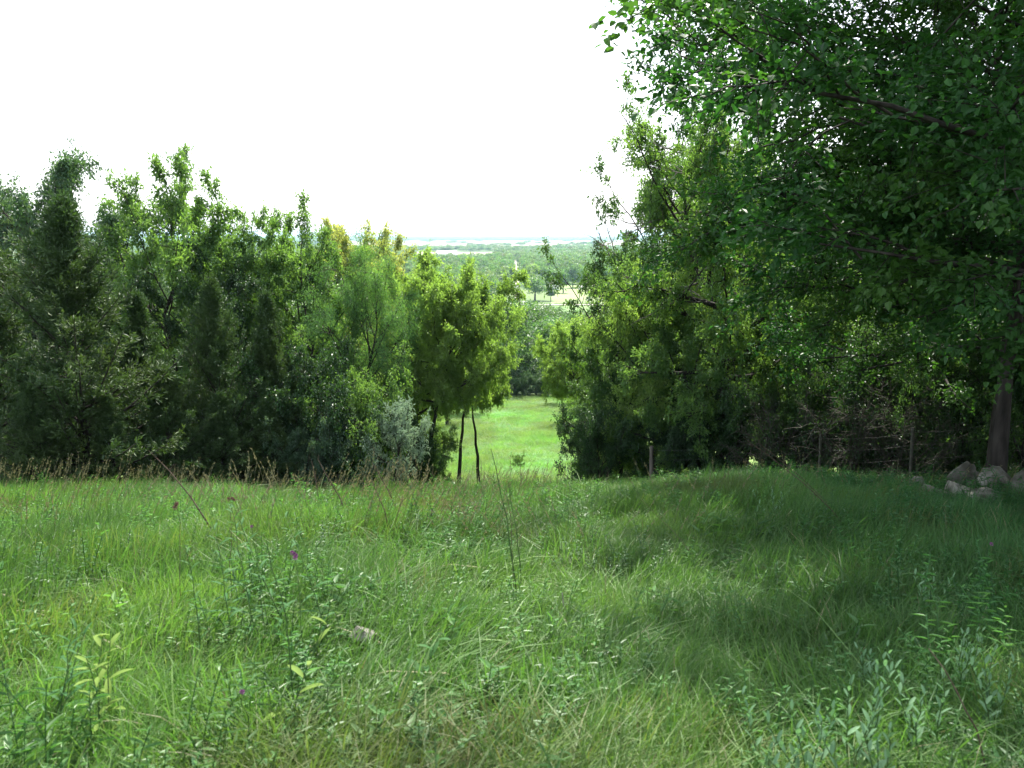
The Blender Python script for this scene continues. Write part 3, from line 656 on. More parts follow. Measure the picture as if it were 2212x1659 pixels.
# ---------------------------------------------------------------- buildings in the valley
def box(soup, x0, x1, y0, y1, z0, z1, mi=0):
    V = [(x, y, z) for z in (z0, z1) for y in (y0, y1) for x in (x0, x1)]
    soup.add(V, [[0, 2, 3, 1], [4, 5, 7, 6], [0, 1, 5, 4], [2, 6, 7, 3], [0, 4, 6, 2], [1, 3, 7, 5]], mi=mi)
def house(px, py, w, l, h, ridge, label, rz=0, windows=True, cat='house', roofm='roof_grey', name='farmhouse', chimney=True):
    x, d = on_plain(px, py); o = root(name, (x, d, -42.35), label, cat, rz=rz)
    s = Soup(); hw, hl = w / 2, l / 2
    V = [(-hw, -hl, 0), (hw, -hl, 0), (hw, hl, 0), (-hw, hl, 0), (-hw, -hl, h), (hw, -hl, h), (hw, hl, h), (-hw, hl, h), (0, -hl, ridge), (0, hl, ridge)]
    s.add(V, [[0, 1, 5, 4], [1, 2, 6, 5], [2, 3, 7, 6], [3, 0, 4, 7]]); s.add(V, [[4, 5, 8], [6, 7, 9]])
    obj('wall', s.mesh('wall', M['white_paint']), o)
    rs = Soup(); e = .4; sl = (ridge - h) / hw
    for sg in (-1, 1):
        a = [(sg * (hw + e), -hl - e, h - e * sl + .04), (sg * (hw + e), hl + e, h - e * sl + .04), (0, hl + e, ridge + .04), (0, -hl - e, ridge + .04)]
        b = [(p[0], p[1], p[2] + .18) for p in a]
        rs.add(a + b, [[0, 1, 2, 3], [4, 7, 6, 5], [0, 4, 5, 1], [1, 5, 6, 2], [2, 6, 7, 3], [3, 7, 4, 0]])
    ro = obj('roof', rs.mesh('roof', M[roofm]), o)
    if chimney:
        c = Soup(); box(c, .4, 1.1, 1, 1.7, ridge - 1.2, ridge + 1.0); obj('chimney', c.mesh('chimney', M['rock']), ro)
    if windows:
        wm = Soup(); box(wm, -.45, .45, -.06, 0, 0, 1.3); wme = wm.mesh('window', M['glass'])
        for wx, wz in ((-hw * .5, 1.0), (hw * .5, 1.0), (0, h - .2)):
            w_ = obj('window', wme, o); w_.location = (wx, -hl - .01, wz)
        dm = Soup(); box(dm, -.5, .5, -.07, 0, 0, 2.1); dd = obj('door', dm.mesh('door', M['old_wood']), o); dd.location = (0, -hl - .01, .02)
    return o
house(554, 290.0, 6.5, 9, 5.2, 7.6, 'white farmhouse gable half hidden by a dark tree', rz=.15)
house(516.2, 290.3, 5.0, 7, 3.2, 5.0, 'small white house at the end of the gravel road', rz=-.1)
house(447, 255.2, 26, 40, 5, 9, 'long pale metal barn in the far valley', name='barn', cat='barn', roofm='roof_metal', rz=math.pi/2, windows=False, chimney=False)
house(582, 289.5, 6, 4, 2.2, 3.2, 'low grey roofed shed behind the valley meadow', name='shed', cat='shed', roofm='roof_metal', windows=False, chimney=False, rz=1.2)
# roadside rail fence of the valley meadow
x0, d0 = on_plain(556, 303.6); x1, _ = on_plain(600, 303.6)
fo = root('pasture_fence', (0, 0, 0), 'low post fence along the road side of the valley meadow', 'fence')
ps = Soup(); box(ps, -.09, .09, -.09, .09, 0, 1.3); pme = ps.mesh('post', M['old_wood'])
for x in np.arange(x0, x1, 3.2):
    q = obj('post', pme, fo); q.location = (x, d0 - .8, -42.35)
rs = Soup(); box(rs, x0, x1, d0 - .83, d0 - .77, -41.35, -41.2); obj('rail', rs.mesh('rail', M['old_wood']), fo)

# ---------------------------------------------------------------- wire fence, boulders
fence_pts = [(1411, 17.0), (1655, 15.7), (1780, 14.6), (1980, 13.4), (2160, 12.3), (2420, 11.0)]
FP = []
for px, Y in fence_pts:
    a, _ = ray(px * K, 430); FP.append((a * Y, Y, float(G(a * Y, Y))))
fo = root('wire_fence', FP[0], 'wire fence with thin steel posts running before the dark wood', 'fence')
FX, FY, FZ = FP[0]
pm = Soup(); box(pm, -.022, .022, -.004, .004, -.3, 1.42); box(pm, -.004, .004, .004, .035, -.3, 1.42)
for k in range(10): box(pm, -.012, .012, -.012, -.004, .2 + k * .12, .23 + k * .12)
steel = pm.mesh('post', M['metal'])
wm = Soup(); zq = np.linspace(0, 1, 7)
tubes(wm, np.stack([.02 * np.sin(zq * 5), .01 * np.cos(zq * 4), -.4 + zq * 1.85], 1)[None], (.055 - .012 * zq)[None], 9)
wood = wm.mesh('post', M['old_wood'], True)
for i, (x, y, z) in enumerate(FP):
    q = obj('post', wood if i in (0, 5) else steel, fo); q.location = (x - FX, y - FY, z - FZ); q.rotation_euler = (random.uniform(-.04, .04), random.uniform(-.05, .05), .6)
    if i == 0: q['label'] = 'weathered wooden corner post'
for h in (.35, .62, .88, 1.12, 1.34):
    s = Soup(); pts = []
    for (a, b) in zip(FP[:-1], FP[1:]):
        for t in np.linspace(0, 1, 8)[:-1]:
            pts.append((a[0] + (b[0]-a[0])*t - FX, a[1] + (b[1]-a[1])*t - FY - .02, a[2] + (b[2]-a[2])*t + h - .05*math.sin(math.pi*t) - FZ))
    pts.append((FP[-1][0] - FX, FP[-1][1] - FY - .02, FP[-1][2] + h - FZ))
    tubes(s, np.array(pts)[None], np.full((1, len(pts)), .0019), 4); obj('wire', s.mesh('wire', M['wire'], True), fo)

import bmesh
def boulder(seed, sx, sy, sz):
    bm = bmesh.new(); bmesh.ops.create_icosphere(bm, subdivisions=5, radius=1)
    from mathutils import noise as mn
    off = Vector((seed * 7.3, seed * 3.1, seed * 1.7)); rr = random.Random(seed)
    cuts = [(Vector((rr.gauss(0, 1), rr.gauss(0, 1), rr.gauss(0, .6))).normalized(), rr.uniform(.55, .85)) for _ in range(16)]
    for v in bm.verts:
        p = v.co.copy(); k = 1 + .25 * mn.fractal(p * 1.1 + off, 1, 2, 4) + .06 * mn.noise(p * 5 + off) - .10 * max(0, .07 - abs(mn.noise(p * 1.9 + off * 2))) / .07 + .05 * mn.fractal(p * 3.2 + off, 1, 2, 3)
        p *= k
        for n_, d_ in cuts:
            e = p.dot(n_) - d_
            if e > 0: p -= n_ * e * .96
        p += v.co * .03 * mn.fractal(v.co * 8 + off, 1, 2, 4)
        v.co = Vector((p.x * sx, p.y * sy, p.z * sz * 1.15))
    me = bpy.data.meshes.new('boulder'); bm.to_mesh(me); bm.free(); me.materials.append(M['rock'])
    for p in me.polygons: p.use_smooth = True
    return me
for i, (px, py, w, Y, h, lab) in enumerate([
    (2085, 985, 80, 10.9, .55, 'tall rounded limestone boulder topping the rock pile'),
    (2165, 1005, 110, 10.3, .5, 'largest grey limestone boulder at the foot of the maple'),
    (2080, 1030, 95, 10.1, .36, 'flat limestone boulder in front of the tall rounded one'),
    (1985, 1008, 55, 10.7, .36, 'small pale limestone block at the end of the rock pile'),
    (2230, 1000, 100, 10.0, .5, 'grey limestone boulder cut off by the picture edge'),
    (2020, 1035, 80, 10.1, .32, 'low broken limestone slab in the grass before the pile'),
    (2130, 1045, 90, 9.7, .34, 'cracked limestone slab lowest on the meadow side of the pile'),
    (1548, 992, 60, 14.2, .3, 'pale flat stone in the grass between the fence posts')]):
    a, b = ray(px * K, py * K); x = a * Y; ww = w * K / F_PX * Y / 2 * 1.15; zz_ = EYE + b * Y
    o = obj('boulder', boulder(i + 3, ww, ww * .8, h * .62), label=lab, category='boulder', group='limestone boulders by the fence')
    o.location = (x, Y, float(G(x, Y)) + h * .42); o.rotation_euler = (0, 0, i * 1.3)
a, b = ray(790 * K, 1310 * K); t = .0
def ground_hit(px, py, h=0.0):
    """where the sight line through a print position meets the ground (plus h)"""
    a, b = ray(px * K, py * K); lo = 1.0
    for _ in range(4000):
        if EYE + b * lo <= float(G(a * lo, lo)) + h: break
        lo += .01
    return a * lo, lo
x, y = ground_hit(790, 1330, .25)
o = obj('stone', boulder(20, .09, .07, .05), label='pale stone half sunk in the meadow grass', category='stone'); o.location = (x, y, float(G(x, y)) + .13)

# ---------------------------------------------------------------- meadow grass
def tuft(seed, n=600, R=.38, h=(.2, .5), w=.0027, seedheads=0, lean=(.25, .0), curl=.5, straw=.012):
    r = np.random.default_rng(seed); s = Soup()
    q = np.array([0, .38, .72, 1.0])
    rad = R * np.sqrt(r.random(n)); a = r.uniform(0, 6.28, n)
    B = np.stack([rad * np.cos(a), rad * np.sin(a), np.full(n, -.03)], 1)
    H = r.uniform(*h, n) * (1 - .25 * (rad / R))
    la = r.uniform(0, 6.28, n); lm = np.abs(r.normal(0, curl, n)) * H
    Dv = np.stack([np.cos(la) * lm + lean[0] * H, np.sin(la) * lm + lean[1] * H, np.zeros(n)], 1)
    P = B[:, None] + Dv[:, None] * (q ** 1.8)[None, :, None]
    P[:, :, 2] += H[:, None] * (q - .22 * q ** 2.6 * (1 + lm / H)[:, None])[:, :] if False else H[:, None] * q[None]
    P[:, :, 2] -= (lm * .45)[:, None] * q[None] ** 3
    fa = r.uniform(0, 3.14, n); Wd = np.stack([np.cos(fa), np.sin(fa), np.zeros(n)], 1)
    W = w * r.uniform(.6, 1.5, n)
    prof_ = np.array([.8, 1.0, .7])
    lft = P[:, :3] + Wd[:, None] * (W[:, None] * prof_)[..., None]; rgt = P[:, :3] - Wd[:, None] * (W[:, None] * prof_)[..., None]
    V = np.concatenate([np.stack([lft, rgt], 2).reshape(n, 6, 3), P[:, 3:4]], 1)
    b = (np.arange(n) * 7)[:, None]; rr = np.repeat(r.random(n), 7)
    isst = r.random(n) < straw
    for sel, mi in ((~isst, 0), (isst, 1)):
        bb = b[sel]
        if not len(bb): continue
        F4 = np.concatenate([bb + [[0, 1, 3, 2]], bb + [[2, 3, 5, 4]]]); F3 = bb + [[4, 5, 6]]
        if s.n == 0: s.add(V.reshape(-1, 3), F4, rr, mi)
        else: s.F.setdefault((4, mi), []).append(F4)
        s.F.setdefault((3, mi), []).append(F3)
    if seedheads:
        m = seedheads; rad = R * np.sqrt(r.random(m)); a = r.uniform(0, 6.28, m); Hh = r.uniform(.6, .95, m) * h[1] * 1.55
        ba = np.stack([rad*np.cos(a), rad*np.sin(a), np.zeros(m)], 1); dl = np.stack([r.normal(lean[0], .12, m), r.normal(lean[1], .12, m), np.zeros(m)], 1) * Hh[:, None]
        q5 = np.linspace(0, 1, 5); PP = ba[:, None] + dl[:, None] * (q5**2)[None, :, None]; PP[:, :, 2] += Hh[:, None] * q5
        tubes(s, PP, np.full((m, 5), .0014), 3, mi=1)
        k = 14; si = np.repeat(np.arange(m), k); v = r.uniform(.72, 1.0, m * k)
        C = PP[si, 3] * ((1 - v) / .25)[:, None] + PP[si, 4] * (1 - (1 - v) / .25)[:, None]
        D = (PP[si, 4] - PP[si, 3]) * 1.2 + r.normal(0, .05, (m*k, 3))
        leaves(s, C, D, rv(m*k, 1, r), .03, .006, r.random(m*k), mi=1)
    return s
def forb(seed, n=12, R=.3, h=(.25, .5), ll=.07, lw=.3, mi=0, k=16, up=.25):
    r = np.random.default_rng(seed); s = Soup()
    rad = R * np.sqrt(r.random(n)); a = r.uniform(0, 6.28, n); H = r.uniform(*h, n)
    B = np.stack([rad*np.cos(a), rad*np.sin(a), np.full(n, -.02)], 1); dl = np.stack([r.normal(.1, .2, n), r.normal(0, .2, n), np.zeros(n)], 1) * H[:, None]
    q = np.linspace(0, 1, 5); P = B[:, None] + dl[:, None] * (q**1.6)[None, :, None]; P[:, :, 2] += H[:, None] * q
    tubes(s, P, np.full((n, 5), .0022), 4)
    si = np.repeat(np.arange(n), k); v = np.tile((np.arange(k) + .5) / k, n) * .85 + .15
    i0 = np.minimum((v * 4).astype(int), 3); f = (v * 4 - i0)[:, None]; C = P[si, i0] * (1 - f) + P[si, i0 + 1] * f
    aa = np.tile(np.arange(k) * 2.4, n) + np.repeat(r.uniform(0, 6, n), k)
    D = np.stack([np.cos(aa), np.sin(aa), np.full(n*k, up)], 1) + r.normal(0, .15, (n*k, 3))
    L = ll * r.uniform(.7, 1.2, n*k) * (1.15 - .6 * v)
    leaves(s, C, D, np.array([0, 0, 1.]) + r.normal(0, .2, (n*k, 3)), L, L * lw, r.random(n*k), 'ovate', cup=.08)
    return s
gm = [M['grass'], M['straw']]
tufts = [tuft(1).mesh('tuft', gm), tuft(2, lean=(.1, .2)).mesh('tuft', gm), tuft(3, h=(.2, .45), w=.003).mesh('tuft', gm), tuft(4, h=(.3, .6), n=480, w=.003, curl=.7).mesh('tuft', gm),
         tuft(5, n=450, seedheads=6).mesh('tuft', gm), tuft(6, n=400, seedheads=14, h=(.3, .55), straw=.12).mesh('tuft', gm),
         forb(7).mesh('tuft', [M['forb']]), forb(8, n=8, ll=.1, lw=.22, h=(.3, .55)).mesh('tuft', [M['forb']]),
         forb(9, n=14, ll=.045, lw=.5, h=(.2, .42), k=26).mesh('tuft', [M['forb']]), tuft(10, n=500, h=(.12, .25), w=.004, straw=.06).mesh('tuft', gm),
         tuft(11, n=70, h=(.3, .6), w=.0055, curl=.95).mesh('tuft', gm), forb(12, n=6, ll=.13, lw=.34, h=(.2, .4), k=9, up=.5).mesh('tuft', [M['forb']])]
def meadow(y0, y1, xw, dens, seed, sc0, hsc, allow, ygrad=None):
    r = np.random.default_rng(seed); n = int((y1 - y0) * 2 * xw(y1) * dens)
    y = r.uniform(y0, y1, n); x = r.uniform(-1, 1, n) * xw(y1)
    k = (abs(x) < xw(y)); x, y = x[k], y[k]; n = len(x)
    kind = np.array(allow)[r.integers(0, len(allow), n)]
    return x, y, kind, sc0, hsc
def build_meadow():
    r = np.random.default_rng(5)
    y = r.uniform(.4, 17.5, 9500); x = r.uniform(-1, 1, 9500) * 15; k = abs(x) < .75 * y + 3.0; x, y = x[k], y[k]; n = len(x)
    kind = r.choice([0, 1, 2, 3, 4, 9, 6, 7, 8, 10, 11], n, p=[.16, .15, .16, .13, .02, .1, .06, .06, .05, .06, .05])
    kind = np.where((kind == 4) & (y < 6), 0, kind)
    kind = np.where((y > 6) & (x < .5) & (r.random(n) < .10), 4, kind)
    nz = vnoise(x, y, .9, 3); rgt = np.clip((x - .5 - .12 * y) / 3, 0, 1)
    lush = (r.random(n) < .28 * rgt * (nz > -.2)); kind = np.where(lush, r.choice([6, 8, 7], n), kind)
    crest = (y > 10.5) & (x < 0) & (r.random(n) < .16); kind = np.where(crest & (r.random(n) < .16), 4, kind)
    h = 1.0 + .2 * vnoise(x, y, .8, 4) + .16 * vnoise(x, y, 3.2, 14) + .12 * r.normal(size=n) - .25 * np.exp(-((x - .4) / 1.3) ** 2) * (y < 9)
    h *= np.clip(.82 + y * .012, .8, 1.0)
    tn = vnoise(x, y, .7, 21); t2 = vnoise(x, y, 2.2, 22)
    base = np.ones((n, 3)) * (1 + .2 * tn + .16 * t2 + r.normal(0, .12, n))[:, None]
    base *= np.where(rgt[:, None] > 0, 1 + rgt[:, None] * np.array([-.42, -.2, -.08]), 1)  # bluer lush grass; extra darkening puts the maple shade into the tint
    yel = np.clip(t2 * .6 + r.normal(0, .15, n), 0, 1)[:, None]; base *= 1 + yel * np.array([.3, .1, -.05])
    brown = np.clip(np.clip(vnoise(x, y, 1.6, 33) - .55, 0, 1) + .5 * (r.random(n) < .06), 0, .8)[:, None]; base = base * (1 - brown) + np.array([1.5, .75, 1.0]) * brown
    wide = r.uniform(.85, 1.2, n)
    scl = np.stack([wide, wide, np.clip(h, .5, 1.6)], 1)
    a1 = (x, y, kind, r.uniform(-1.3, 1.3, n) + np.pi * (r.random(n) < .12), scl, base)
    # transitional slope and lower clearing
    y = r.uniform(17, 95, 9000); x = r.uniform(-1, 1, 9000) * 12; k = (abs(x) < np.where(y < 36, 12, 7.5)); x, y = x[k], y[k]; n = len(x)
    kind = r.choice([2, 9, 9, 0, 1, 6], n); wide = r.uniform(1.3, 1.9, n)
    scl = np.stack([wide, wide, np.clip(.9 + .3 * vnoise(x, y, .5, 44) + r.normal(0, .15, n), .4, 1.6)], 1)
    base = np.ones((n, 3)) * (1.7 + .35 * vnoise(x, y, .45, 6) + .2 * vnoise(x, y, 1.7, 7))[:, None] * np.array([1.55, 1.12, 1.35])
    a2 = (x, y, kind, r.uniform(0, 6.28, n), scl, base)
    cat = [np.concatenate([p, q]) for p, q in zip(a1, a2)]
    x, y, kind, rz, scl, tint = cat
    rot = np.zeros((len(x), 3)); rot[:, 2] = rz
    gxr = (G(x, y + .1) - G(x, y - .1)) / .2; rot[:, 0] = np.arctan(gxr) * .6
    return np.column_stack([x, y, G(x, y)]), kind, rot, scl, np.clip(tint, .25, 2.4)
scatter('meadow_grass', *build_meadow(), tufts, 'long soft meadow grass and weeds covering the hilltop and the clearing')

# ---------------------------------------------------------------- single plants in the meadow
def leaf_mesh(L, W, mat, bend=.25, n=5):
    q = np.linspace(0, 1, n + 1); w = W / 2 * np.sin(np.pi * (q * .9 + .05)) ** .8; w[-1] = .0004
    V = []; 
    for t, ww in zip(q, w):
        z = -bend * L * t * t + .0; V += [(-ww, L * t, z + ww * .35), (0, L * t, z), (ww, L * t, z + ww * .35)]
    F = []
    for i in range(n):
        for j in (0, 1): a = i * 3 + j; F.append((a, a + 1, a + 4, a + 3))
    return mesh('leaf', np.array(V), [np.array(F)], mat, rnd=np.full(len(V), random.random()), smooth=True)
LM = {k: leaf_mesh(*v) for k, v in {'lance': (.11, .02, M['weed'], .45), 'lance_s': (.075, .015, M['weed'], .35), 'broad': (.12, .04, M['weed'], .3), 'sage': (.07, .022, M['sage'], .1),
      'yellow': (.13, .035, M['yellow_leaf'], .35), 'silver': (.09, .02, M['silver'], .1), 'mullein': (.16, .055, M['sage'], .2)}.items()}
def stem_curve(h, lx, ly, k=9, wob=.01, seed=0):
    r = np.random.default_rng(seed); q = np.linspace(0, 1, k)
    P = np.stack([lx * q**1.5, ly * q**1.5, h * q - .05 * (1 - q)], 1); P[:, :2] += np.cumsum(r.normal(0, wob, (k, 2)), 0) * q[:, None]
    return P
def plant(px, py, h, lean, label, leafk, nl, name='leafy_weed', cat='weed', stemmat='green_stalk', r0=.004, up=.3, v0=.15, group=None, stems=1, lsc=1.0, hit=.0):
    x, y = ground_hit(px, py, hit); o = root(name, (x, y, float(G(x, y))), label, cat, group)
    for sidx in range(stems):
        P = stem_curve(h * random.uniform(.85, 1.05), lean[0] + random.gauss(0, .09) * (stems > 1), lean[1] + random.gauss(0, .09) * (stems > 1), seed=int(px) + sidx)
        if stems > 1: P[:, 0] += random.gauss(0, .03)
        s = Soup(); tubes(s, P[None], np.linspace(r0, r0 * .35, 9)[None], 5); st = obj('stem', s.mesh('stem', M[stemmat], True), o)
        for i in range(nl):
            v = v0 + (1 - v0) * (i + .5) / nl; f = v * 8; i0 = min(int(f), 7); c = P[i0] * (1 - (f - i0)) + P[i0 + 1] * (f - i0)
            l = obj('leaf', LM[leafk], o); l.location = c; az = i * 2.4 + sidx; sz = lsc * (1.2 - .65 * v) * random.uniform(.8, 1.15)
            l.rotation_euler = (up + random.uniform(-.2, .3) + v * .5, 0, az); l.scale = (sz, sz, sz)
    return o
# leafy goldenrod-like weeds in the near meadow
plant(640, 1420, .95, (-.42, .25), 'leafy weed with arching stem below the purple flower', 'lance', 26)
plant(500, 1390, .78, (-.15, .3), 'tall leafy weed with narrow drooping leaves and a brown bud', 'lance', 24, hit=.1)
plant(560, 1400, .82, (-.22, .2), 'leafy weed with glossy arching leaves beside the dark grass stem', 'lance', 26, hit=.1)
plant(720, 1400, .72, (-.3, .35), 'leafy weed leaning towards the purple flower', 'lance', 22, hit=.1)
plant(440, 1430, .7, (-.1, .1), 'slim leafy weed standing apart in the open meadow', 'lance_s', 24, hit=.1)
plant(900, 1480, .35, (.06, .1), 'low broad leaved seedling in the middle of the meadow', 'broad', 8, hit=.1)
plant(230, 1660, .55, (-.1, .1), 'yellowing leafy weed low in the meadow corner', 'yellow', 12, stems=3, lsc=.9)
plant(120, 1620, .5, (.1, .1), 'yellow green weed clump beside the picture corner', 'lance', 14, stems=3)
plant(620, 1600, .5, (.15, .05), 'weed with a few yellowed leaves near the flowering knapweed', 'yellow', 7)
for i, (px, py, h, st, lab) in enumerate([
    (1740, 1700, .34, 5, 'pale silvery sage clump at the lower picture edge'),
    (1840, 1640, .4, 5, 'tall silvery sage clump beside the lowest one'),
    (1900, 1740, .34, 4, 'silvery sage clump cut by the lower picture edge'),
    (1990, 1600, .42, 4, 'blue green sage clump between the lush weeds'),
    (2070, 1480, .4, 4, 'blue green sage clump in the shade of the maple'),
    (1890, 1500, .34, 4, 'small sage clump with bright tips among the grass'),
    (2010, 1330, .4, 4, 'blue green sage clump further up the shaded meadow'),
    (1650, 1660, .26, 3, 'small pale sage sprig beside the silvery clumps'),
    (2150, 1560, .42, 4, 'broad sage clump in the shaded corner'),
    (1680, 1120, .4, 4, 'soft sage clump near the fence bank'),
    (470, 1700, .2, 3, 'small grey green sage sprig at the lower meadow edge')]):
    plant(px, py, h, (random.uniform(-.08, .08), .05), lab, 'sage', 16, name='sage_plant', cat='plant', stems=st, lsc=.95, v0=.2, up=.6, group='sage clumps in the meadow', hit=.12)
plant(430, 1030, .95, (0, 0), 'pale woolly mullein stalk in front of the squat cedar sapling', 'mullein', 20, name='mullein_plant', cat='plant', r0=.012, up=.9, hit=.3)
plant(452, 1030, .9, (.02, 0), 'shorter woolly mullein stalk beside the first', 'mullein', 20, name='mullein_plant', cat='plant', r0=.012, up=.9, hit=.3)
plant(12, 1030, 1.0, (0, 0), 'pale mullein stalk at the picture edge before the cedar', 'mullein', 24, name='mullein_plant', cat='plant', r0=.014, up=.9, hit=.3, stems=2)
plant(985, 1025, .5, (.03, 0), 'small silvery sapling on the crest beside the clearing', 'silver', 26, name='silver_sapling', cat='sapling', up=.4, hit=.25, stems=2)
x, y = 0.3, 39.0
o = tree('shrub2', *on_plain(0, 400)[:0], x=x, y=y, H=1.0, W=.8, label='lone small bush growing in the sunny clearing', name='bush', cat='bush', mat='fresh')

def stalk(px, py, h, lean, label, mat='stalk', r0=.003, name='dry_stalk', cat='stalk', head=None, nb=0, hit=.15, group=None):
    x, y = ground_hit(px, py, hit); o = root(name, (x, y, float(G(x, y))), label, cat, group)
    P = stem_curve(h, *lean, seed=int(px * 3 + py)); s = Soup(); tubes(s, P[None], np.linspace(r0, r0 * .4, 9)[None], 5)
    r = np.random.default_rng(int(px))
    if nb:
        st = P[r.integers(4, 9, nb)]; d = unit(r.normal(0, .6, (nb, 3)) + np.array([0, 0, .7])) * r.uniform(.04, .1, (nb, 1))
        BP = st[:, None] + d[:, None] * np.array([0, .5, 1])[None, :, None]; tubes(s, BP, np.full((nb, 3), .0012), 3)
    obj('stem', s.mesh('stem', M[mat], True), o)
    tip = P[-1]
    if head:
        hm, hr, m = head
        for j in range(m):
            hs = Soup(); kk = 90; dd = unit(rv(kk, 1, r)); dd[:, 2] = abs(dd[:, 2])
            leaves(hs, np.zeros((kk, 3)), dd, rv(kk, 1, r), hr, hr * .22, r.random(kk), cup=.02)
            bs = unit(rv(60, 1, r)) * hr * .45; leaves(hs, bs - np.array([0, 0, hr*.4]), unit(bs), rv(60, 1, r), hr * .4, hr * .3, r.random(60))
            q = obj('flower_head' if hm == 'purple' else 'seed_head', hs.mesh('head', M[hm]), o)
            q.location = Vector(tip) + Vector((random.gauss(0, hr * 1.1), random.gauss(0, hr), random.gauss(0, hr * .7))) * (j > 0); q.rotation_euler = (random.gauss(0, .3), random.gauss(0, .3), 0)
    return o
stalk(1120, 1340, 1.12, (-.16, .06), 'tallest thin green grass stem rising before the clearing', 'green_stalk', .0055, 'grass_stem', 'grass stem', hit=.0)
stalk(1128, 1300, .85, (-.08, .1), 'second tall grass stem just beside the tallest', 'green_stalk', .005, 'grass_stem', 'grass stem', hit=.0)
stalk(1112, 1330, .8, (-.04, .2), 'shorter brownish grass stem leaning on the tall pair', 'stalk', .003, 'grass_stem', 'grass stem', hit=.0)
stalk(640, 1590, .85, (-.06, .1), 'long dark green grass stem beside the purple flower', 'green_stalk', .0045, 'grass_stem', 'grass stem', hit=.0)
stalk(600, 1480, .7, (-.09, .15), 'thin dark stem between the leafy weeds', 'green_stalk', .0026, 'grass_stem', 'grass stem', hit=.0)
stalk(660, 1450, .62, (-.02, .1), 'knapweed with a cluster of purple flower heads', 'green_stalk', .003, 'knapweed_plant', 'flower', head=('purple', .012, 4), hit=.05)
stalk(565, 1350, .62, (0, .1), 'single pale purple flower among the leafy weeds', 'green_stalk', .003, 'knapweed_plant', 'flower', head=('purple', .01, 1), hit=.05)
stalk(535, 1640, .36, (0, .1), 'dark red clover head low in the grass', 'green_stalk', .003, 'clover_plant', 'flower', head=('purple', .009, 2), hit=.1)
stalk(2135, 1320, .5, (0, .05), 'small purple flower in the shade of the maple', 'green_stalk', .003, 'knapweed_plant', 'flower', head=('purple', .012, 1), hit=.1)
stalk(395, 1330, .75, (-.02, .1), 'weed with a flat brown seed head standing in the open meadow', 'stalk', .003, 'seeded_weed', 'weed', head=('brown_head', .014, 3), hit=.1)
stalk(500, 1300, .75, (0, .1), 'weed with a brown seed head touching the leaning dark stalk', 'stalk', .003, 'seeded_weed', 'weed', head=('brown_head', .014, 3), hit=.1)
stalk(1235, 1330, .28, (-.03, .02), 'short bleached white stick standing in the grass', 'dead_wood', .008, 'dead_stick', 'stick', hit=.12)
stalk(1228, 1460, .5, (.1, -.3), 'dry tan stalk lying low in the grass below the white stick', 'straw', .005, 'dead_stick', 'stick', hit=.12) if False else None
stalk(870, 1110, .75, (-.3, .1), 'dark bare stalk leaning at the crest, most upright of the row', 'stalk', .009, nb=12, hit=.2)
stalk(760, 1110, .75, (-.32, .1), 'dark bare stalk leaning at the crest before the locust', 'stalk', .009, nb=12, hit=.2)
stalk(850, 1150, .6, (-.22, .2), 'shorter dark bare stalk under the leaning one', 'stalk', .008, nb=9, hit=.2)
stalk(480, 1150, .8, (-.5, .1), 'long dark stalk leaning far over in the open meadow', 'stalk', .009, nb=12, hit=.2)
stalk(700, 1100, .7, (-.15, .1), 'thin bare stalk near the bluish shrub', 'stalk', .008, nb=9, hit=.2)
stalk(1530, 1200, .6, (-.55, .2), 'pale dry grass blade arching beside the shaded bank', 'straw', .004, 'arching_grass_stem', 'grass stem', hit=.2)
stalk(1850, 1130, .9, (-.95, .3), 'long dark bramble cane arching over the bank below the fence', 'stalk', .006, 'bramble_cane', 'cane', nb=6, hit=.2)
stalk(1830, 1100, .8, (-.8, .4), 'second bramble cane arching just behind the first', 'stalk', .005, 'bramble_cane', 'cane', nb=5, hit=.2)
stalk(2150, 1655, .5, (-.2, .1), 'curved dry seed stalk in the lower picture corner', 'stalk', .005, 'dry_stalk', 'stalk', hit=.1)
for i in range(26):       # pale dry grass stems along the crest
    px = 640 + i * 8.3 + random.uniform(-4, 4)
    stalk(px, 1010 + random.uniform(0, 45), random.uniform(.45, .8), (random.uniform(-.28, .02), 0), 'thin dry grass stem standing on the meadow crest before the trunks', 'straw', .0022, 'dry_grass_stem', 'grass stem', nb=8, hit=.25, group='dry grass stems along the meadow crest')
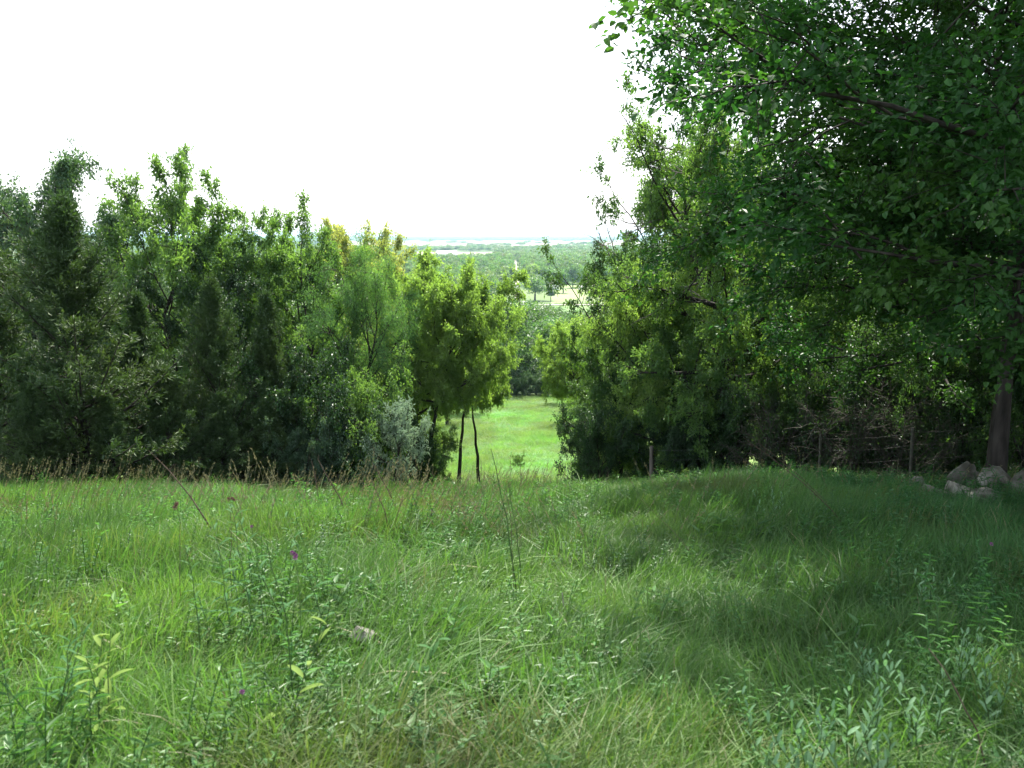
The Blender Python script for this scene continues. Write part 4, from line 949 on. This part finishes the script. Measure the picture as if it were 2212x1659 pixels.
# bare branches that stand out of the crowns against the sky
def bare(o, polys, r0=.02):
    """polys: world polylines; each becomes a bare branch of the trunk"""
    bpy.context.view_layer.update(); inv = o.matrix_world.inverted(); tr_ = [c for c in o.children if c.name.startswith('trunk')][0]
    for P in polys:
        s = Soup(); r = np.random.default_rng(int(abs(P[0][0]) * 1000) % 9999); k = 9; q = np.linspace(0, 1, k)
        A = np.array(P[0], float); B = np.array(P[1], float); L = np.linalg.norm(B - A)
        pts = A + (B - A) * q[:, None] + np.cumsum(r.normal(0, .035 * L, (k, 3)), 0) * (q * (1.2 - q))[:, None] * 2
        lines = [(pts, r0)]
        for j in range(7):
            i0 = r.integers(2, 8); d = unit((B - A) / L + r.normal(0, .6, 3)); ln = L * r.uniform(.15, .4)
            lines.append((pts[i0] + d * (np.linspace(0, 1, k) * ln)[:, None] + np.cumsum(r.normal(0, .02 * ln, (k, 3)), 0), r0 * .4))
        for pp, rr in lines:
            loc = np.array([inv @ Vector(v) for v in pp]); tubes(s, loc[None], (rr * (1 - .8 * q) + .002)[None], 5)
        obj('bare_branch', s.mesh('bare_branch', M['bark_grey'], True), tr_)
def at(px, py, Y):
    a, b = ray(px * K, py * K); return (a * Y, Y, EYE + b * Y)
bare(ASH, [(at(1320, 560, 21.3), at(1285, 482, 21.3)), (at(1330, 560, 21.3), at(1308, 470, 21.3)), (at(1340, 560, 21.3), at(1262, 510, 21.2)), (at(1350, 560, 21.3), at(1358, 492, 21.3))], .032)
bare(ELM, [(at(1560, 440, 17.8), at(1345, 470, 17.4)), (at(1580, 480, 17.8), at(1370, 478, 17.6)), (at(1560, 330, 17.8), at(1400, 300, 17.5)), (at(1540, 300, 17.8), at(1560, 215, 17.9)),
           (at(1560, 400, 17.8), at(1380, 360, 17.4)), (at(1600, 330, 17.8), at(1690, 250, 18)), (at(1560, 560, 17.8), at(1420, 700, 17.2))], .035)

# ---------------------------------------------------------------- haze over the valley
hs = Soup(); box(hs, -9500, 9500, -380, 13600, -45.0, 22.0)
hm = bpy.data.materials.new('haze'); hm.use_nodes = True; t = hm.node_tree; t.nodes.clear()
vo = t.nodes.new('ShaderNodeVolumePrincipled'); vo.inputs['Color'].default_value = (.5, .74, .96, 1); vo.inputs['Density'].default_value = .00008; vo.inputs['Anisotropy'].default_value = .1
ou = t.nodes.new('ShaderNodeOutputMaterial'); t.links.new(vo.outputs[0], ou.inputs['Volume'])
obj('haze', hs.mesh('haze', hm), kind='stuff')
